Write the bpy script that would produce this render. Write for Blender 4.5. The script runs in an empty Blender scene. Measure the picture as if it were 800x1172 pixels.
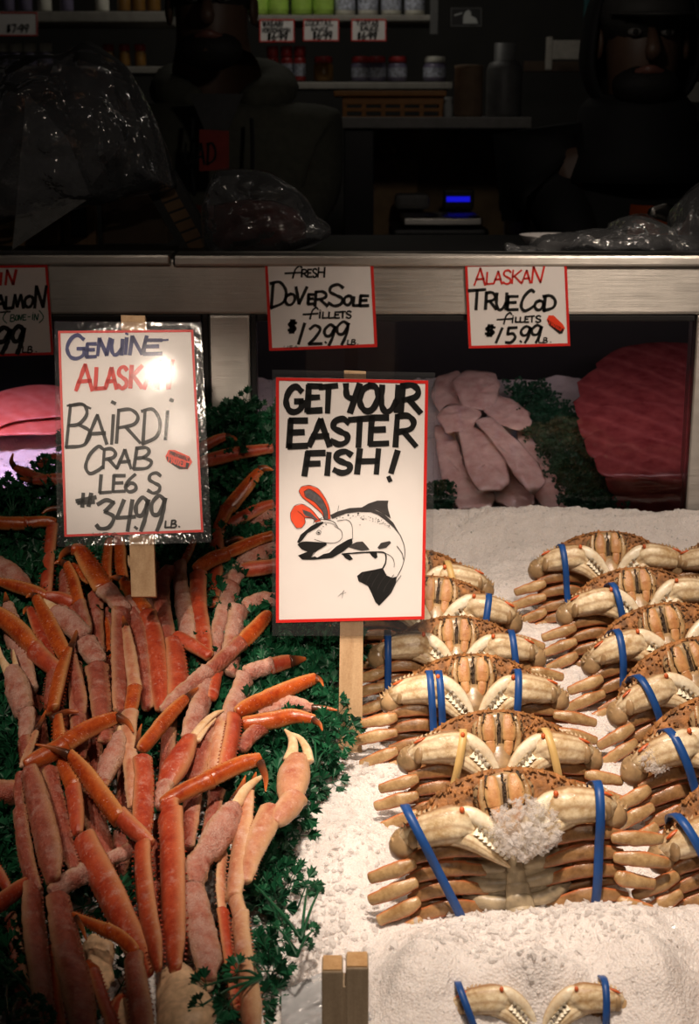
import bpy, bmesh, math, random
import numpy as np
from mathutils import Vector, Matrix, noise as mnoise
V = Vector
random.seed(7)
SC = bpy.context.scene
COL = SC.collection
PITCH = math.radians(15.0); CP, SP = math.cos(PITCH), math.sin(PITCH)
F, CX, CY, CZ = 1700.0, 400.0, 586.0, 1.6

# ---------- places: where a line of sight meets a real surface ----------
def ratio(py):
    v = (py - CY) / F
    return (SP + v * CP) / (CP - v * SP)          # fall below eye level per metre of distance
def at(px, py, Y):
    v = (py - CY) / F
    k = Y / (CP - v * SP)
    return V(((px - CX) / F * k, Y, CZ - k * (SP + v * CP)))
def ice_z(Y): return 0.91 + 0.165 * (Y - 1.293)
def on_ice(px, py, h=0.0):
    r = ratio(py)
    return at(px, py, (CZ - 0.91 + 0.165 * 1.293 - h) / (r + 0.165))
def mpp(Y, py):                                    # metres per pixel at a distance
    v = (py - CY) / F
    return Y / (CP - v * SP) / F
def lerp(x, xs, ys):
    if x <= xs[0]: return ys[0]
    for i in range(1, len(xs)):
        if x <= xs[i]:
            t = (x - xs[i-1]) / (xs[i] - xs[i-1]); return ys[i-1] + t * (ys[i] - ys[i-1])
    return ys[-1]
def pile_y(py): return lerp(py, [430, 500, 600, 850, 1172, 1260], [2.0, 1.96, 1.86, 1.42, 1.05, 0.98])

# ---------- mesh builder ----------
class MB:
    def __init__(s): s.v = []; s.f = []; s.uv = []; s.smooth = []
    def face(s, idx, uvs=None, sm=True):
        s.f.append(tuple(idx)); s.uv.append(uvs or [(0.25, 0.5)] * len(idx)); s.smooth.append(sm)
    def add(s, co): s.v.append(V(co)); return len(s.v) - 1
    def build(s, name, mat, parent=None, origin=None):
        if parent is not None: o0 = BASE.get(parent.name, V((0, 0, 0)))
        elif origin is not None: o0 = V(origin)
        else:
            xs = [p.x for p in s.v]; ys = [p.y for p in s.v]; zs = [p.z for p in s.v]
            o0 = V(((min(xs)+max(xs))/2, (min(ys)+max(ys))/2, min(zs)))
        me = bpy.data.meshes.new(name)
        me.from_pydata([tuple(p - o0) for p in s.v], [], s.f)
        uvl = me.uv_layers.new(name='uv')
        flat = [c for u in s.uv for p in u for c in p]
        uvl.data.foreach_set('uv', flat)
        me.polygons.foreach_set('use_smooth', s.smooth)
        me.materials.append(mat)
        me.update()
        o = bpy.data.objects.new(name, me); COL.objects.link(o)
        if parent is not None: o.parent = parent; BASE[o.name] = o0
        else: o.location = o0; BASE[o.name] = o0
        return o
BASE = {}
def tag(o, label=None, cat=None, group=None, kind=None):
    if label: o['label'] = label
    if cat: o['category'] = cat
    if group: o['group'] = group
    if kind: o['kind'] = kind
    return o
def thing(name, label, cat, loc=(0, 0, 0), group=None):
    o = bpy.data.objects.new(name, None); COL.objects.link(o)
    o.empty_display_size = 0.02
    o.location = loc; BASE[o.name] = V(loc)
    return tag(o, label, cat, group)

def catmull(pts, n):
    if len(pts) == 2: 
        return [pts[0].lerp(pts[1], i / n) for i in range(n + 1)]
    out = []
    P = [pts[0] * 2 - pts[1]] + list(pts) + [pts[-1] * 2 - pts[-2]]
    for i in range(1, len(P) - 2):
        p0, p1, p2, p3 = P[i-1], P[i], P[i+1], P[i+2]
        for k in range(n):
            t = k / n
            out.append(0.5 * ((2*p1) + (p2-p0)*t + (2*p0-5*p1+4*p2-p3)*t*t + (3*p1-p0-3*p2+p3)*t**3))
    out.append(P[-2].copy()); return out

def sweep(mb, pts, w, nrm, dr=0.7, segs=14, n=5, jit=0.0, frq=120.0, ridge=0.0, cap=0.55, seed=0.0, vrange=(0, 1), flare=0.0, keel=0.0):
    """A tapered, rounded tube along pts; w: half widths; nrm: the side facing out; dr: thickness over width."""
    pts = [V(p) for p in pts]; nrm = V(nrm).normalized()
    P4 = [V((p.x, p.y, p.z, ww)) for p, ww in zip(pts, w)]
    C = catmull(P4, n)
    cen = [V((c[0], c[1], c[2])) for c in C]; rad = [max(c[3], 1e-5) for c in C]
    if flare:
        for i in range(len(rad)):
            f = i/(len(rad)-1); rad[i] *= 1 + flare*math.exp(-(f/.09)**2) - 2.0*flare*math.exp(-((1-f)/.09)**2) - flare*.35*math.sin(math.pi*f)
    t0 = (cen[1]-cen[0]).normalized(); t1 = (cen[-1]-cen[-2]).normalized()
    rings = []
    for a in (80, 55, 28):
        a = math.radians(a); rings.append((cen[0] - t0 * rad[0] * cap * math.sin(a), rad[0] * math.cos(a), t0))
    for i, c in enumerate(cen):
        if i == 0: t = t0
        elif i == len(cen) - 1: t = t1
        else: t = (cen[i+1] - cen[i-1]).normalized()
        rings.append((c, rad[i], t))
    for a in (28, 55, 80):
        a = math.radians(a); rings.append((cen[-1] + t1 * rad[-1] * cap * math.sin(a), rad[-1] * math.cos(a), t1))
    base = len(mb.v); R = len(rings)
    for c, r, t in rings:
        s = t.cross(nrm)
        if s.length < 1e-4: s = t.cross(V((1, 0, 0.3)))
        s.normalize(); b = s.cross(t).normalized()
        for k in range(segs):
            a = 2 * math.pi * k / segs
            rr = r * (1 + ridge * math.cos(5 * a + 1) + keel * (abs(math.cos(a))**6 - .3 + .5*abs(math.sin(a))**8))
            d = s * (math.cos(a) * rr) + b * (math.sin(a) * rr * dr)
            p = c + d
            if jit:
                q = p * frq + V((seed, 0, 0))
                p = p + d.normalized() * (jit * (mnoise.noise(q) + 0.5 * mnoise.noise(q * 2.7)))
            mb.v.append(p)
    for i in range(R - 1):
        v0 = vrange[0] + (vrange[1]-vrange[0]) * i / (R - 1); v1 = vrange[0] + (vrange[1]-vrange[0]) * (i + 1) / (R - 1)
        for k in range(segs):
            k2 = (k + 1) % segs
            u0, u1 = k / segs, (k + 1) / segs
            mb.face((base+i*segs+k, base+i*segs+k2, base+(i+1)*segs+k2, base+(i+1)*segs+k),
                    [(u0, v0), (u1, v0), (u1, v1), (u0, v1)])
    mb.face([base + k for k in reversed(range(segs))], [(0.25, vrange[0])] * segs)
    mb.face([base + (R-1)*segs + k for k in range(segs)], [(0.25, vrange[1])] * segs)
    return cen, rad

def ellipsoid(mb, c, ax, ay, az, nu=20, nv=12, jit=0.0, frq=60.0, fn=None):
    """Ellipsoid with axis vectors ax, ay, az (az = pole)."""
    c = V(c); ax, ay, az = V(ax), V(ay), V(az); base = len(mb.v)
    for j in range(nv + 1):
        th = math.pi * j / nv
        for k in range(nu):
            ph = 2 * math.pi * k / nu
            d = ax*(math.sin(th)*math.cos(ph)) + ay*(math.sin(th)*math.sin(ph)) + az*math.cos(th)
            if fn: d = fn(d, th, ph)
            p = c + d
            if jit: p = p + d.normalized() * jit * mnoise.noise(p * frq)
            mb.v.append(p)
    for j in range(nv):
        for k in range(nu):
            k2 = (k+1) % nu
            mb.face((base+j*nu+k, base+(j+1)*nu+k, base+(j+1)*nu+k2, base+j*nu+k2),
                    [(k/nu, j/nv), (k/nu, (j+1)/nv), ((k+1)/nu, (j+1)/nv), ((k+1)/nu, j/nv)])

def cone(mb, p, d, r, segs=6):
    p, d = V(p), V(d); a = d.cross(V((0.3, 1, 0.2))).normalized(); b = a.cross(d).normalized(); i0 = len(mb.v)
    for k in range(segs):
        t = 2*math.pi*k/segs; mb.v.append(p + a*math.cos(t)*r + b*math.sin(t)*r)
    tip = mb.add(p + d)
    for k in range(segs): mb.face((i0+k, i0+(k+1) % segs, tip))

def box(mb, lo, hi, bev=0.0):
    """Box with chamfered edges."""
    bm = bmesh.new(); bmesh.ops.create_cube(bm, size=1)
    lo, hi = V(lo), V(hi)
    for v in bm.verts:
        v.co = V([(lo[i]+hi[i])/2 + v.co[i]*(hi[i]-lo[i]) for i in range(3)])
    if bev: bmesh.ops.bevel(bm, geom=bm.edges[:], offset=bev, segments=2, affect='EDGES', profile=0.6)
    add_bm(mb, bm)
def add_bm(mb, bm, M=None, sm=False):
    i0 = len(mb.v); bm.verts.ensure_lookup_table()
    for v in bm.verts: mb.v.append(M @ v.co if M else v.co.copy())
    for f in bm.faces: mb.face([i0 + v.index for v in f.verts], None, sm)
    bm.free()
def lathe(mb, c, prof, segs=24):
    """Turned shape about the vertical through c; prof: (radius, height)."""
    c = V(c); i0 = len(mb.v)
    for r, z in prof:
        for k in range(segs):
            a = 2*math.pi*k/segs; mb.v.append(c + V((r*math.cos(a), r*math.sin(a), z)))
    for j in range(len(prof)-1):
        for k in range(segs):
            k2 = (k+1) % segs; mb.face((i0+j*segs+k, i0+j*segs+k2, i0+(j+1)*segs+k2, i0+(j+1)*segs+k))
    mb.face([i0+k for k in reversed(range(segs))]); mb.face([i0+(len(prof)-1)*segs+k for k in range(segs)])
def solid_sheet(mb, P, th):
    """A sheet of given thickness from a grid P[j][i] of points, front towards the viewer's side."""
    nj, ni = len(P), len(P[0]); i0 = len(mb.v)
    for row in P:
        for p in row: mb.v.append(V(p))
    for row in P:
        for p in row: mb.v.append(V(p) + V(th))
    N = nj*ni
    for j in range(nj-1):
        for i in range(ni-1):
            a = i0+j*ni+i
            mb.face((a, a+ni, a+ni+1, a+1)); mb.face((a+N, a+N+1, a+N+ni+1, a+N+ni))
    edge = [j*ni for j in range(nj)] + [(nj-1)*ni+i for i in range(1, ni)] + [j*ni+ni-1 for j in reversed(range(nj-1))] + [i for i in reversed(range(1, ni-1))]
    r0 = len(mb.v); mb.v.extend([mb.v[i0+q].copy() for q in edge] + [mb.v[i0+q+N].copy() for q in edge]); L = len(edge)
    for q in range(L): mb.face((r0+q, r0+q+L, r0+(q+1) % L+L, r0+(q+1) % L), None, False)

# ---------- materials ----------
def newmat(name):
    m = bpy.data.materials.new(name); m.use_nodes = True
    nt = m.node_tree; nt.nodes.clear()
    out = nt.nodes.new('ShaderNodeOutputMaterial'); b = nt.nodes.new('ShaderNodeBsdfPrincipled')
    nt.links.new(b.outputs[0], out.inputs[0]); return m, nt, b, out
def N(nt, t, **kw):
    n = nt.nodes.new(t)
    for k, v in kw.items():
        if k in n.inputs: n.inputs[k].default_value = v
        else: setattr(n, k, v)
    return n
def mathn(nt, op, a, b=None, clamp=False):
    n = nt.nodes.new('ShaderNodeMath'); n.operation = op; n.use_clamp = clamp
    for i, x in enumerate((a, b)):
        if x is None: continue
        if isinstance(x, (int, float)): n.inputs[i].default_value = x
        else: nt.links.new(x, n.inputs[i])
    return n.outputs[0]
def mixc(nt, fac, a, b, mode='MIX'):
    n = nt.nodes.new('ShaderNodeMix'); n.data_type = 'RGBA'; n.blend_type = mode
    for i, x in ((0, fac), (6, a), (7, b)):
        if isinstance(x, (int, float)): n.inputs[i].default_value = x
        elif isinstance(x, tuple): n.inputs[i].default_value = (*x[:3], 1)
        else: nt.links.new(x, n.inputs[i])
    return n.outputs[2]
def ramp(nt, fac, stops):
    n = nt.nodes.new('ShaderNodeValToRGB'); e = n.color_ramp.elements
    while len(e) < len(stops): e.new(0.5)
    for el, (p, c) in zip(e, stops):
        el.position = p; el.color = (*c, 1) if len(c) == 3 else c
    nt.links.new(fac, n.inputs[0]); return n.outputs[0]
def coords(nt, rnd=True):
    tc = nt.nodes.new('ShaderNodeTexCoord')
    if not rnd: return tc.outputs['Object'], tc
    oi = nt.nodes.new('ShaderNodeObjectInfo'); mul = nt.nodes.new('ShaderNodeVectorMath'); mul.operation = 'ADD'
    sc = nt.nodes.new('ShaderNodeMath'); sc.operation = 'MULTIPLY'; sc.inputs[1].default_value = 13.7
    nt.links.new(oi.outputs['Random'], sc.inputs[0])
    nt.links.new(tc.outputs['Object'], mul.inputs[0]); nt.links.new(sc.outputs[0], mul.inputs[1])
    return mul.outputs[0], tc
def noisen(nt, vec, scale, detail=4, rough=0.55):
    n = N(nt, 'ShaderNodeTexNoise', Scale=scale, Detail=detail, Roughness=rough); nt.links.new(vec, n.inputs['Vector']); return n.outputs[0]
def bump(nt, b, h, strength, dist):
    n = N(nt, 'ShaderNodeBump', Strength=strength, Distance=dist); nt.links.new(h, n.inputs['Height']); nt.links.new(n.outputs[0], b.inputs['Normal'])
def plain(name, col, rough=0.5, metal=0.0, vary=0.15, scale=40, spec=0.5, bmp=0.0, coat=0.0):
    m, nt, b, _ = newmat(name); vec, _ = coords(nt)
    nz = noisen(nt, vec, scale)
    c2 = tuple(c * (1 - vary) for c in col); c1 = tuple(min(1, c * (1 + vary)) for c in col)
    nt.links.new(ramp(nt, nz, [(0.3, c2), (0.7, c1)]), b.inputs['Base Color'])
    b.inputs['Roughness'].default_value = rough; b.inputs['Metallic'].default_value = metal
    b.inputs['Specular IOR Level'].default_value = spec; b.inputs['Coat Weight'].default_value = coat
    if bmp: bump(nt, b, nz, bmp, 0.004)
    return m
def shellmat(name, c1, c2, edge, frost, frostc=(0.78, 0.58, 0.52), rough=0.32, edge_pow=5, bmp=0.25, dark_end=None, stripes=0):
    """Shell of a crab leg: mottled colour, pale ridges along both edges, frost patches."""
    m, nt, b, _ = newmat(name); vec, tc = coords(nt)
    n1 = noisen(nt, vec, 55, 5, 0.6); n2 = noisen(nt, vec, 62, 7, 0.72); n3 = noisen(nt, vec, 700, 2, 0.7)
    col = ramp(nt, mathn(nt, 'ADD', mathn(nt, 'MULTIPLY', n1, .65), mathn(nt, 'MULTIPLY', noisen(nt, vec, 240, 3, .6), .35)), [(0.36, c1), (0.62, c2)])
    uv = nt.nodes.new('ShaderNodeSeparateXYZ'); nt.links.new(tc.outputs['UV'], uv.inputs[0])
    e = mathn(nt, 'POWER', mathn(nt, 'ABSOLUTE', mathn(nt, 'COSINE', mathn(nt, 'MULTIPLY', uv.outputs[0], 2*math.pi))), edge_pow)
    col = mixc(nt, mathn(nt, 'MULTIPLY', e, 0.85), col, edge)
    if stripes:
        st = mathn(nt, 'POWER', mathn(nt, 'ABSOLUTE', mathn(nt, 'SINE', mathn(nt, 'ADD', mathn(nt, 'MULTIPLY', uv.outputs[0], 9*math.pi), mathn(nt, 'MULTIPLY', n1, 1.5)))), 5)
        col = mixc(nt, mathn(nt, 'MULTIPLY', st, stripes), col, edge)
        col = mixc(nt, ramp(nt, n3, [(0.66, (0, 0, 0)), (0.74, (.7, .7, .7))]), col, edge)
    fr = None
    if frost > 0:
        lo = 0.72 - 0.42 * frost
        fr = ramp(nt, n2, [(lo, (0, 0, 0)), (lo + 0.16, (1, 1, 1))])
        fr = mathn(nt, 'MULTIPLY', fr, ramp(nt, n3, [(0.36, (0.2,)*3), (0.62, (1, 1, 1))]))
        sp = ramp(nt, noisen(nt, vec, 420, 2, .5), [(0.62, (0, 0, 0)), (0.70, (1, 1, 1))])
        sp = mathn(nt, 'MULTIPLY', sp, ramp(nt, noisen(nt, vec, 60, 2), [(0.42, (0, 0, 0)), (0.6, (1, 1, 1))]))
        fr = mathn(nt, 'MAXIMUM', fr, mathn(nt, 'MULTIPLY', sp, .9*min(1, .4+frost)))
        col = mixc(nt, mathn(nt, 'MULTIPLY', fr, 0.8), col, frostc)
    if dark_end: col = mixc(nt, ramp(nt, uv.outputs[1], [(0.45, (0, 0, 0)), (0.85, (1, 1, 1))]), dark_end, col) if False else mixc(nt, ramp(nt, uv.outputs[1], [(0.25, (1, 1, 1)), (0.75, (0, 0, 0))]), col, dark_end)
    nt.links.new(col, b.inputs['Base Color'])
    if fr is not None:
        nt.links.new(ramp(nt, fr, [(0.0, (rough,)*3), (1.0, (0.75,)*3)]), b.inputs['Roughness'])
    else: b.inputs['Roughness'].default_value = rough
    h = mathn(nt, 'ADD', n3, mathn(nt, 'MULTIPLY', noisen(nt, vec, 180, 3), 1.5))
    bump(nt, b, h, bmp, 0.0015)
    return m
def plastic(name, amount=0.2, tint=(0.9, 0.9, 0.9), rough=0.12, bscale=60, bstr=0.4, haze=0.05, gain=0.9):
    m, nt, b, out = newmat(name); vec, _ = coords(nt)
    tr = N(nt, 'ShaderNodeBsdfTransparent'); tr.inputs[0].default_value = (*tint, 1)
    gl = N(nt, 'ShaderNodeBsdfGlossy', Roughness=rough); gl.inputs[0].default_value = (1, 1, 1, 1)
    df = N(nt, 'ShaderNodeBsdfDiffuse'); df.inputs[0].default_value = (0.7, 0.72, 0.75, 1)
    lw = N(nt, 'ShaderNodeLayerWeight', Blend=0.25)
    h = noisen(nt, vec, bscale, 3, 0.6)
    bp = N(nt, 'ShaderNodeBump', Strength=bstr, Distance=0.01); nt.links.new(h, bp.inputs['Height'])
    for n_ in (gl, lw): nt.links.new(bp.outputs[0], n_.inputs['Normal'])
    fac = mathn(nt, 'MULTIPLY_ADD', lw.outputs['Fresnel'], gain, True); 
    fac.node.inputs[2].default_value = amount * 0.4
    m1 = nt.nodes.new('ShaderNodeMixShader'); nt.links.new(fac, m1.inputs[0]); nt.links.new(tr.outputs[0], m1.inputs[1]); nt.links.new(gl.outputs[0], m1.inputs[2])
    m2 = nt.nodes.new('ShaderNodeMixShader'); m2.inputs[0].default_value = haze; nt.links.new(m1.outputs[0], m2.inputs[1]); nt.links.new(df.outputs[0], m2.inputs[2])
    nt.nodes.remove(b); nt.links.new(m2.outputs[0], out.inputs[0]); return m

M = {}
M['orange'] = shellmat('orange crab shell', (0.27, 0.026, 0.006), (0.50, 0.095, 0.016), (0.62, 0.29, 0.10), 0.06, rough=0.24, bmp=0.15)
M['red'] = shellmat('red crab shell', (0.30, 0.025, 0.010), (0.48, 0.075, 0.028), (0.60, 0.27, 0.12), 0.42, (0.62, 0.36, 0.29), rough=0.34)
M['pink'] = shellmat('frosted pink crab shell', (0.23, 0.032, 0.017), (0.40, 0.095, 0.055), (0.58, 0.31, 0.16), 0.50, (0.54, 0.32, 0.26), rough=0.33, bmp=0.9)
M['frost'] = shellmat('thickly frosted crab shell', (0.32, 0.07, 0.042), (0.50, 0.18, 0.12), (0.58, 0.34, 0.19), 0.78, (0.60, 0.40, 0.33), rough=0.4, bmp=1.0)
M['tan'] = shellmat('tan crab shell', (0.38, 0.10, 0.05), (0.56, 0.26, 0.14), (0.66, 0.42, 0.23), 0.5, frostc=(0.66, 0.45, 0.37), rough=0.38, edge_pow=2, bmp=0.35)
M['tip'] = shellmat('dark crab toe', (0.40, 0.07, 0.015), (0.50, 0.13, 0.03), (0.55, 0.2, 0.06), 0, rough=0.25, dark_end=(0.06, 0.02, 0.01), bmp=0.1)
M['ivory'] = shellmat('ivory pincer', (0.60, 0.33, 0.14), (0.80, 0.58, 0.36), (0.80, 0.60, 0.4), 0, rough=0.3, bmp=0.1)
M['joint'] = plain('pale crab joint', (0.75, 0.5, 0.3), 0.45, vary=0.25, scale=150)
M['claw'] = shellmat('cream crab claw', (0.52, 0.34, 0.16), (0.93, 0.80, 0.56), (0.30, 0.14, 0.05), 0, rough=0.27, edge_pow=7, bmp=0.25, stripes=0.5)
M['finger'] = shellmat('pale crab finger', (0.74, 0.58, 0.38), (0.94, 0.86, 0.68), (0.5, 0.32, 0.15), 0, rough=0.27, edge_pow=8, bmp=0.15)
M['crableg'] = shellmat('tan crab leg', (0.15, 0.07, 0.025), (0.36, 0.20, 0.085), (0.48, 0.10, 0.025), 0, rough=0.28, edge_pow=6, bmp=0.25)
M['knee'] = shellmat('pale crab knee', (0.26, 0.14, 0.052), (0.52, 0.35, 0.17), (0.60, 0.13, 0.03), 0, rough=0.28, edge_pow=7, bmp=0.25)
M['carapace'] = plain('brown fuzzy crab back', (0.30, 0.125, 0.035), 0.65, vary=0.6, scale=110, bmp=0.7)
M['belly'] = plain('pale crab belly', (0.33, 0.26, 0.165), 0.4, vary=0.35, scale=70, bmp=0.3)
M['mouth'] = shellmat('orange crab mouth plate', (0.38, 0.14, 0.045), (0.60, 0.31, 0.12), (0.50, 0.34, 0.15), 0, rough=0.4, edge_pow=4)
M['teeth'] = plain('white claw tooth', (.88, .80, .64), .3)
M['hair'] = plain('dark mouth bristle', (0.05, 0.028, 0.014), 0.7, vary=0.4, scale=200, bmp=0.6)
M['dot'] = plain('orange joint spot', (0.58, 0.11, 0.025), 0.35)
M['wristm'] = plain('grey tan wrist shell', (0.36, 0.235, 0.12), 0.3, vary=0.4, scale=60, bmp=0.15)
M['band_blue'] = plain('blue rubber', (0.012, 0.07, 0.27), 0.45, vary=0.12)
M['band_tan'] = plain('tan rubber', (0.68, 0.45, 0.17), 0.45, vary=0.1)
M['paper'] = plain('white sign card', (0.86, 0.82, 0.80), 0.45, vary=0.02)
M['ink'] = plain('black marker ink', (0.008, 0.008, 0.008), 0.45, vary=0.1)
M['ink_red'] = plain('red marker ink', (0.68, 0.03, 0.02), 0.45, vary=0.15)
M['ink_blue'] = plain('dark blue marker ink', (0.012, 0.02, 0.14), 0.45, vary=0.2)
M['ink_green'] = plain('green marker ink', (0.01, 0.12, 0.07), 0.45, vary=0.1)
M['border'] = plain('red tape border', (0.72, 0.025, 0.02), 0.4, vary=0.05)
M['fishgrey'] = plain('grey marker shade', (0.045, 0.04, 0.04), 0.5, vary=0.25, scale=90)
M['eargrey'] = plain('grey inner ear shade', (0.10, 0.09, 0.095), 0.5, vary=0.3, scale=300)
M['earred'] = plain('red orange marker', (0.85, 0.09, 0.03), 0.5, vary=0.12, scale=90)
M['sticker'] = plain('orange red sticker', (0.88, 0.06, 0.02), 0.4, vary=0.03)
M['laminate'] = plastic('clear laminate', 0.12, (0.93, 0.93, 0.93), 0.10, 40, 0.12, 0.03)
M['laminate_card'] = plastic('clear laminate over the card', 0.0, (0.98, 0.98, 0.98), 0.085, 9, 0.05, 0.0, 0.30)
M['bag'] = plastic('clear plastic bag', 0.2, (0.80, 0.81, 0.84), 0.13, 26, 0.8, 0.10)
M['bag_front'] = plastic('milky plastic bag', 0.25, (0.85, 0.85, 0.85), 0.2, 18, 0.6, 0.30)

def woodmat(name, c1, c2, sc=(60, 60, 6), rough=0.7):
    m, nt, b, _ = newmat(name); vec, _ = coords(nt)
    mp = N(nt, 'ShaderNodeMapping'); mp.inputs['Scale'].default_value = sc; nt.links.new(vec, mp.inputs[0])
    nz = noisen(nt, mp.outputs[0], 1.5, 6, 0.65); fine = noisen(nt, vec, 500, 2)
    col = mixc(nt, 0.25, ramp(nt, nz, [(0.3, c1), (0.7, c2)]), ramp(nt, fine, [(0.35, c1), (0.65, c2)]))
    nt.links.new(col, b.inputs['Base Color']); b.inputs['Roughness'].default_value = rough
    bump(nt, b, nz, 0.3, 0.003); return m
M['stake'] = woodmat('weathered stake wood', (0.40, 0.24, 0.12), (0.62, 0.43, 0.25))
M['stake_grey'] = woodmat('grey weathered wood', (0.30, 0.22, 0.14), (0.48, 0.37, 0.25))
M['stake_end'] = woodmat('fresh cut wood', (0.55, 0.30, 0.12), (0.75, 0.48, 0.24))

def icemat(name, c1, c2):
    m, nt, b, _ = newmat(name); vec, _ = coords(nt, False)
    n1 = noisen(nt, vec, 30, 5, 0.7); vo = N(nt, 'ShaderNodeTexVoronoi', Scale=420.0); nt.links.new(vec, vo.inputs['Vector'])
    n2 = noisen(nt, vec, 700, 3, 0.7)
    col = mixc(nt, 0.4, ramp(nt, n1, [(0.25, c1), (0.65, c2)]), ramp(nt, vo.outputs['Distance'], [(0.05, c2), (0.6, c1)]))
    nt.links.new(col, b.inputs['Base Color'])
    b.inputs['Roughness'].default_value = 0.22; b.inputs['IOR'].default_value = 1.31
    h = mathn(nt, 'ADD', mathn(nt, 'MULTIPLY', vo.outputs['Distance'], 1.2), n2)
    bump(nt, b, h, 0.55, 0.0025); return m
M['ice'] = icemat('crushed ice', (0.70, 0.65, 0.63), (0.88, 0.83, 0.81))
_b = M['ice'].node_tree.nodes['Principled BSDF']; _b.inputs['Subsurface Weight'].default_value = .6; _b.inputs['Subsurface Radius'].default_value = (.006, .0055, .005); _b.inputs['Subsurface Scale'].default_value = 1.0
def grainmat():
    m, nt, b, out = newmat('loose ice grain'); b.inputs['Base Color'].default_value = (.93, .91, .90, 1); b.inputs['Roughness'].default_value = .15; b.inputs['IOR'].default_value = 1.31
    tl = N(nt, 'ShaderNodeBsdfTranslucent'); tl.inputs[0].default_value = (.93, .91, .90, 1); tr = N(nt, 'ShaderNodeBsdfTransparent')
    m1 = nt.nodes.new('ShaderNodeMixShader'); m1.inputs[0].default_value = .45; nt.links.new(b.outputs[0], m1.inputs[1]); nt.links.new(tl.outputs[0], m1.inputs[2])
    m2 = nt.nodes.new('ShaderNodeMixShader'); m2.inputs[0].default_value = .35; nt.links.new(m1.outputs[0], m2.inputs[1]); nt.links.new(tr.outputs[0], m2.inputs[2])
    nt.links.new(m2.outputs[0], out.inputs[0]); return m
M['grain'] = grainmat(); M['lumpice'] = grainmat(); M['lumpice'].node_tree.nodes['Mix Shader.001'].inputs[0].default_value = .68; M['lumpice'].node_tree.nodes['Mix Shader'].inputs[0].default_value = .6
def chunkmat():
    m, nt, b, _ = newmat('clear ice lump'); vec, _ = coords(nt)
    n1 = noisen(nt, vec, 120, 4)
    nt.links.new(ramp(nt, n1, [(0.3, (0.55, 0.54, 0.53)), (0.7, (0.88, 0.87, 0.86))]), b.inputs['Base Color'])
    b.inputs['Roughness'].default_value = 0.18; b.inputs['Transmission Weight'].default_value = 0.8; b.inputs['IOR'].default_value = 1.31
    bump(nt, b, noisen(nt, vec, 400, 3), 0.4, 0.003); return m
M['lump'] = chunkmat()
def greenmat(name, c1, c2):
    m, nt, b, _ = newmat(name); vec, _ = coords(nt, False)
    nt.links.new(ramp(nt, noisen(nt, vec, 30, 3), [(0.3, c1), (0.7, c2)]), b.inputs['Base Color'])
    b.inputs['Roughness'].default_value = 0.42; b.inputs['Specular IOR Level'].default_value = 0.35; return m
M['parsley'] = greenmat('parsley leaf', (0.004, 0.040, 0.018), (0.012, 0.105, 0.042))
M['parsley_case'] = greenmat('dense parsley', (0.008, 0.05, 0.022), (0.02, 0.11, 0.05))
def steelmat():
    m, nt, b, _ = newmat('brushed steel'); vec, _ = coords(nt, False)
    mp = N(nt, 'ShaderNodeMapping'); mp.inputs['Scale'].default_value = (3, 3, 260); nt.links.new(vec, mp.inputs[0])
    nz = noisen(nt, mp.outputs[0], 3, 4, 0.6); sm = noisen(nt, vec, 14, 4)
    nt.links.new(ramp(nt, sm, [(0.3, (0.42, 0.40, 0.37)), (0.7, (0.56, 0.53, 0.49))]), b.inputs['Base Color'])
    b.inputs['Metallic'].default_value = 1.0
    nt.links.new(ramp(nt, nz, [(0.3, (0.30,)*3), (0.7, (0.48,)*3)]), b.inputs['Roughness'])
    b.inputs['Anisotropic'].default_value = 0.85; b.inputs['Anisotropic Rotation'].default_value = 0.25; tg = N(nt, 'ShaderNodeTangent', direction_type='RADIAL', axis='Z'); nt.links.new(tg.outputs[0], b.inputs['Tangent'])
    bump(nt, b, nz, 0.15, 0.002); return m
M['steel'] = steelmat()
M['gasket'] = plain('black rubber gasket', (0.012, 0.012, 0.013), 0.5)
def glassmat():
    m, nt, b, out = newmat('case glass'); nt.nodes.remove(b)
    tr = N(nt, 'ShaderNodeBsdfTransparent'); tr.inputs[0].default_value = (0.95, 0.96, 0.96, 1)
    gl = N(nt, 'ShaderNodeBsdfGlossy', Roughness=0.03); fr = N(nt, 'ShaderNodeFresnel', IOR=1.45)
    mx = nt.nodes.new('ShaderNodeMixShader'); nt.links.new(fr.outputs[0], mx.inputs[0]); nt.links.new(tr.outputs[0], mx.inputs[1]); nt.links.new(gl.outputs[0], mx.inputs[2])
    nt.links.new(mx.outputs[0], out.inputs[0]); return m
M['glass'] = glassmat()
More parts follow.
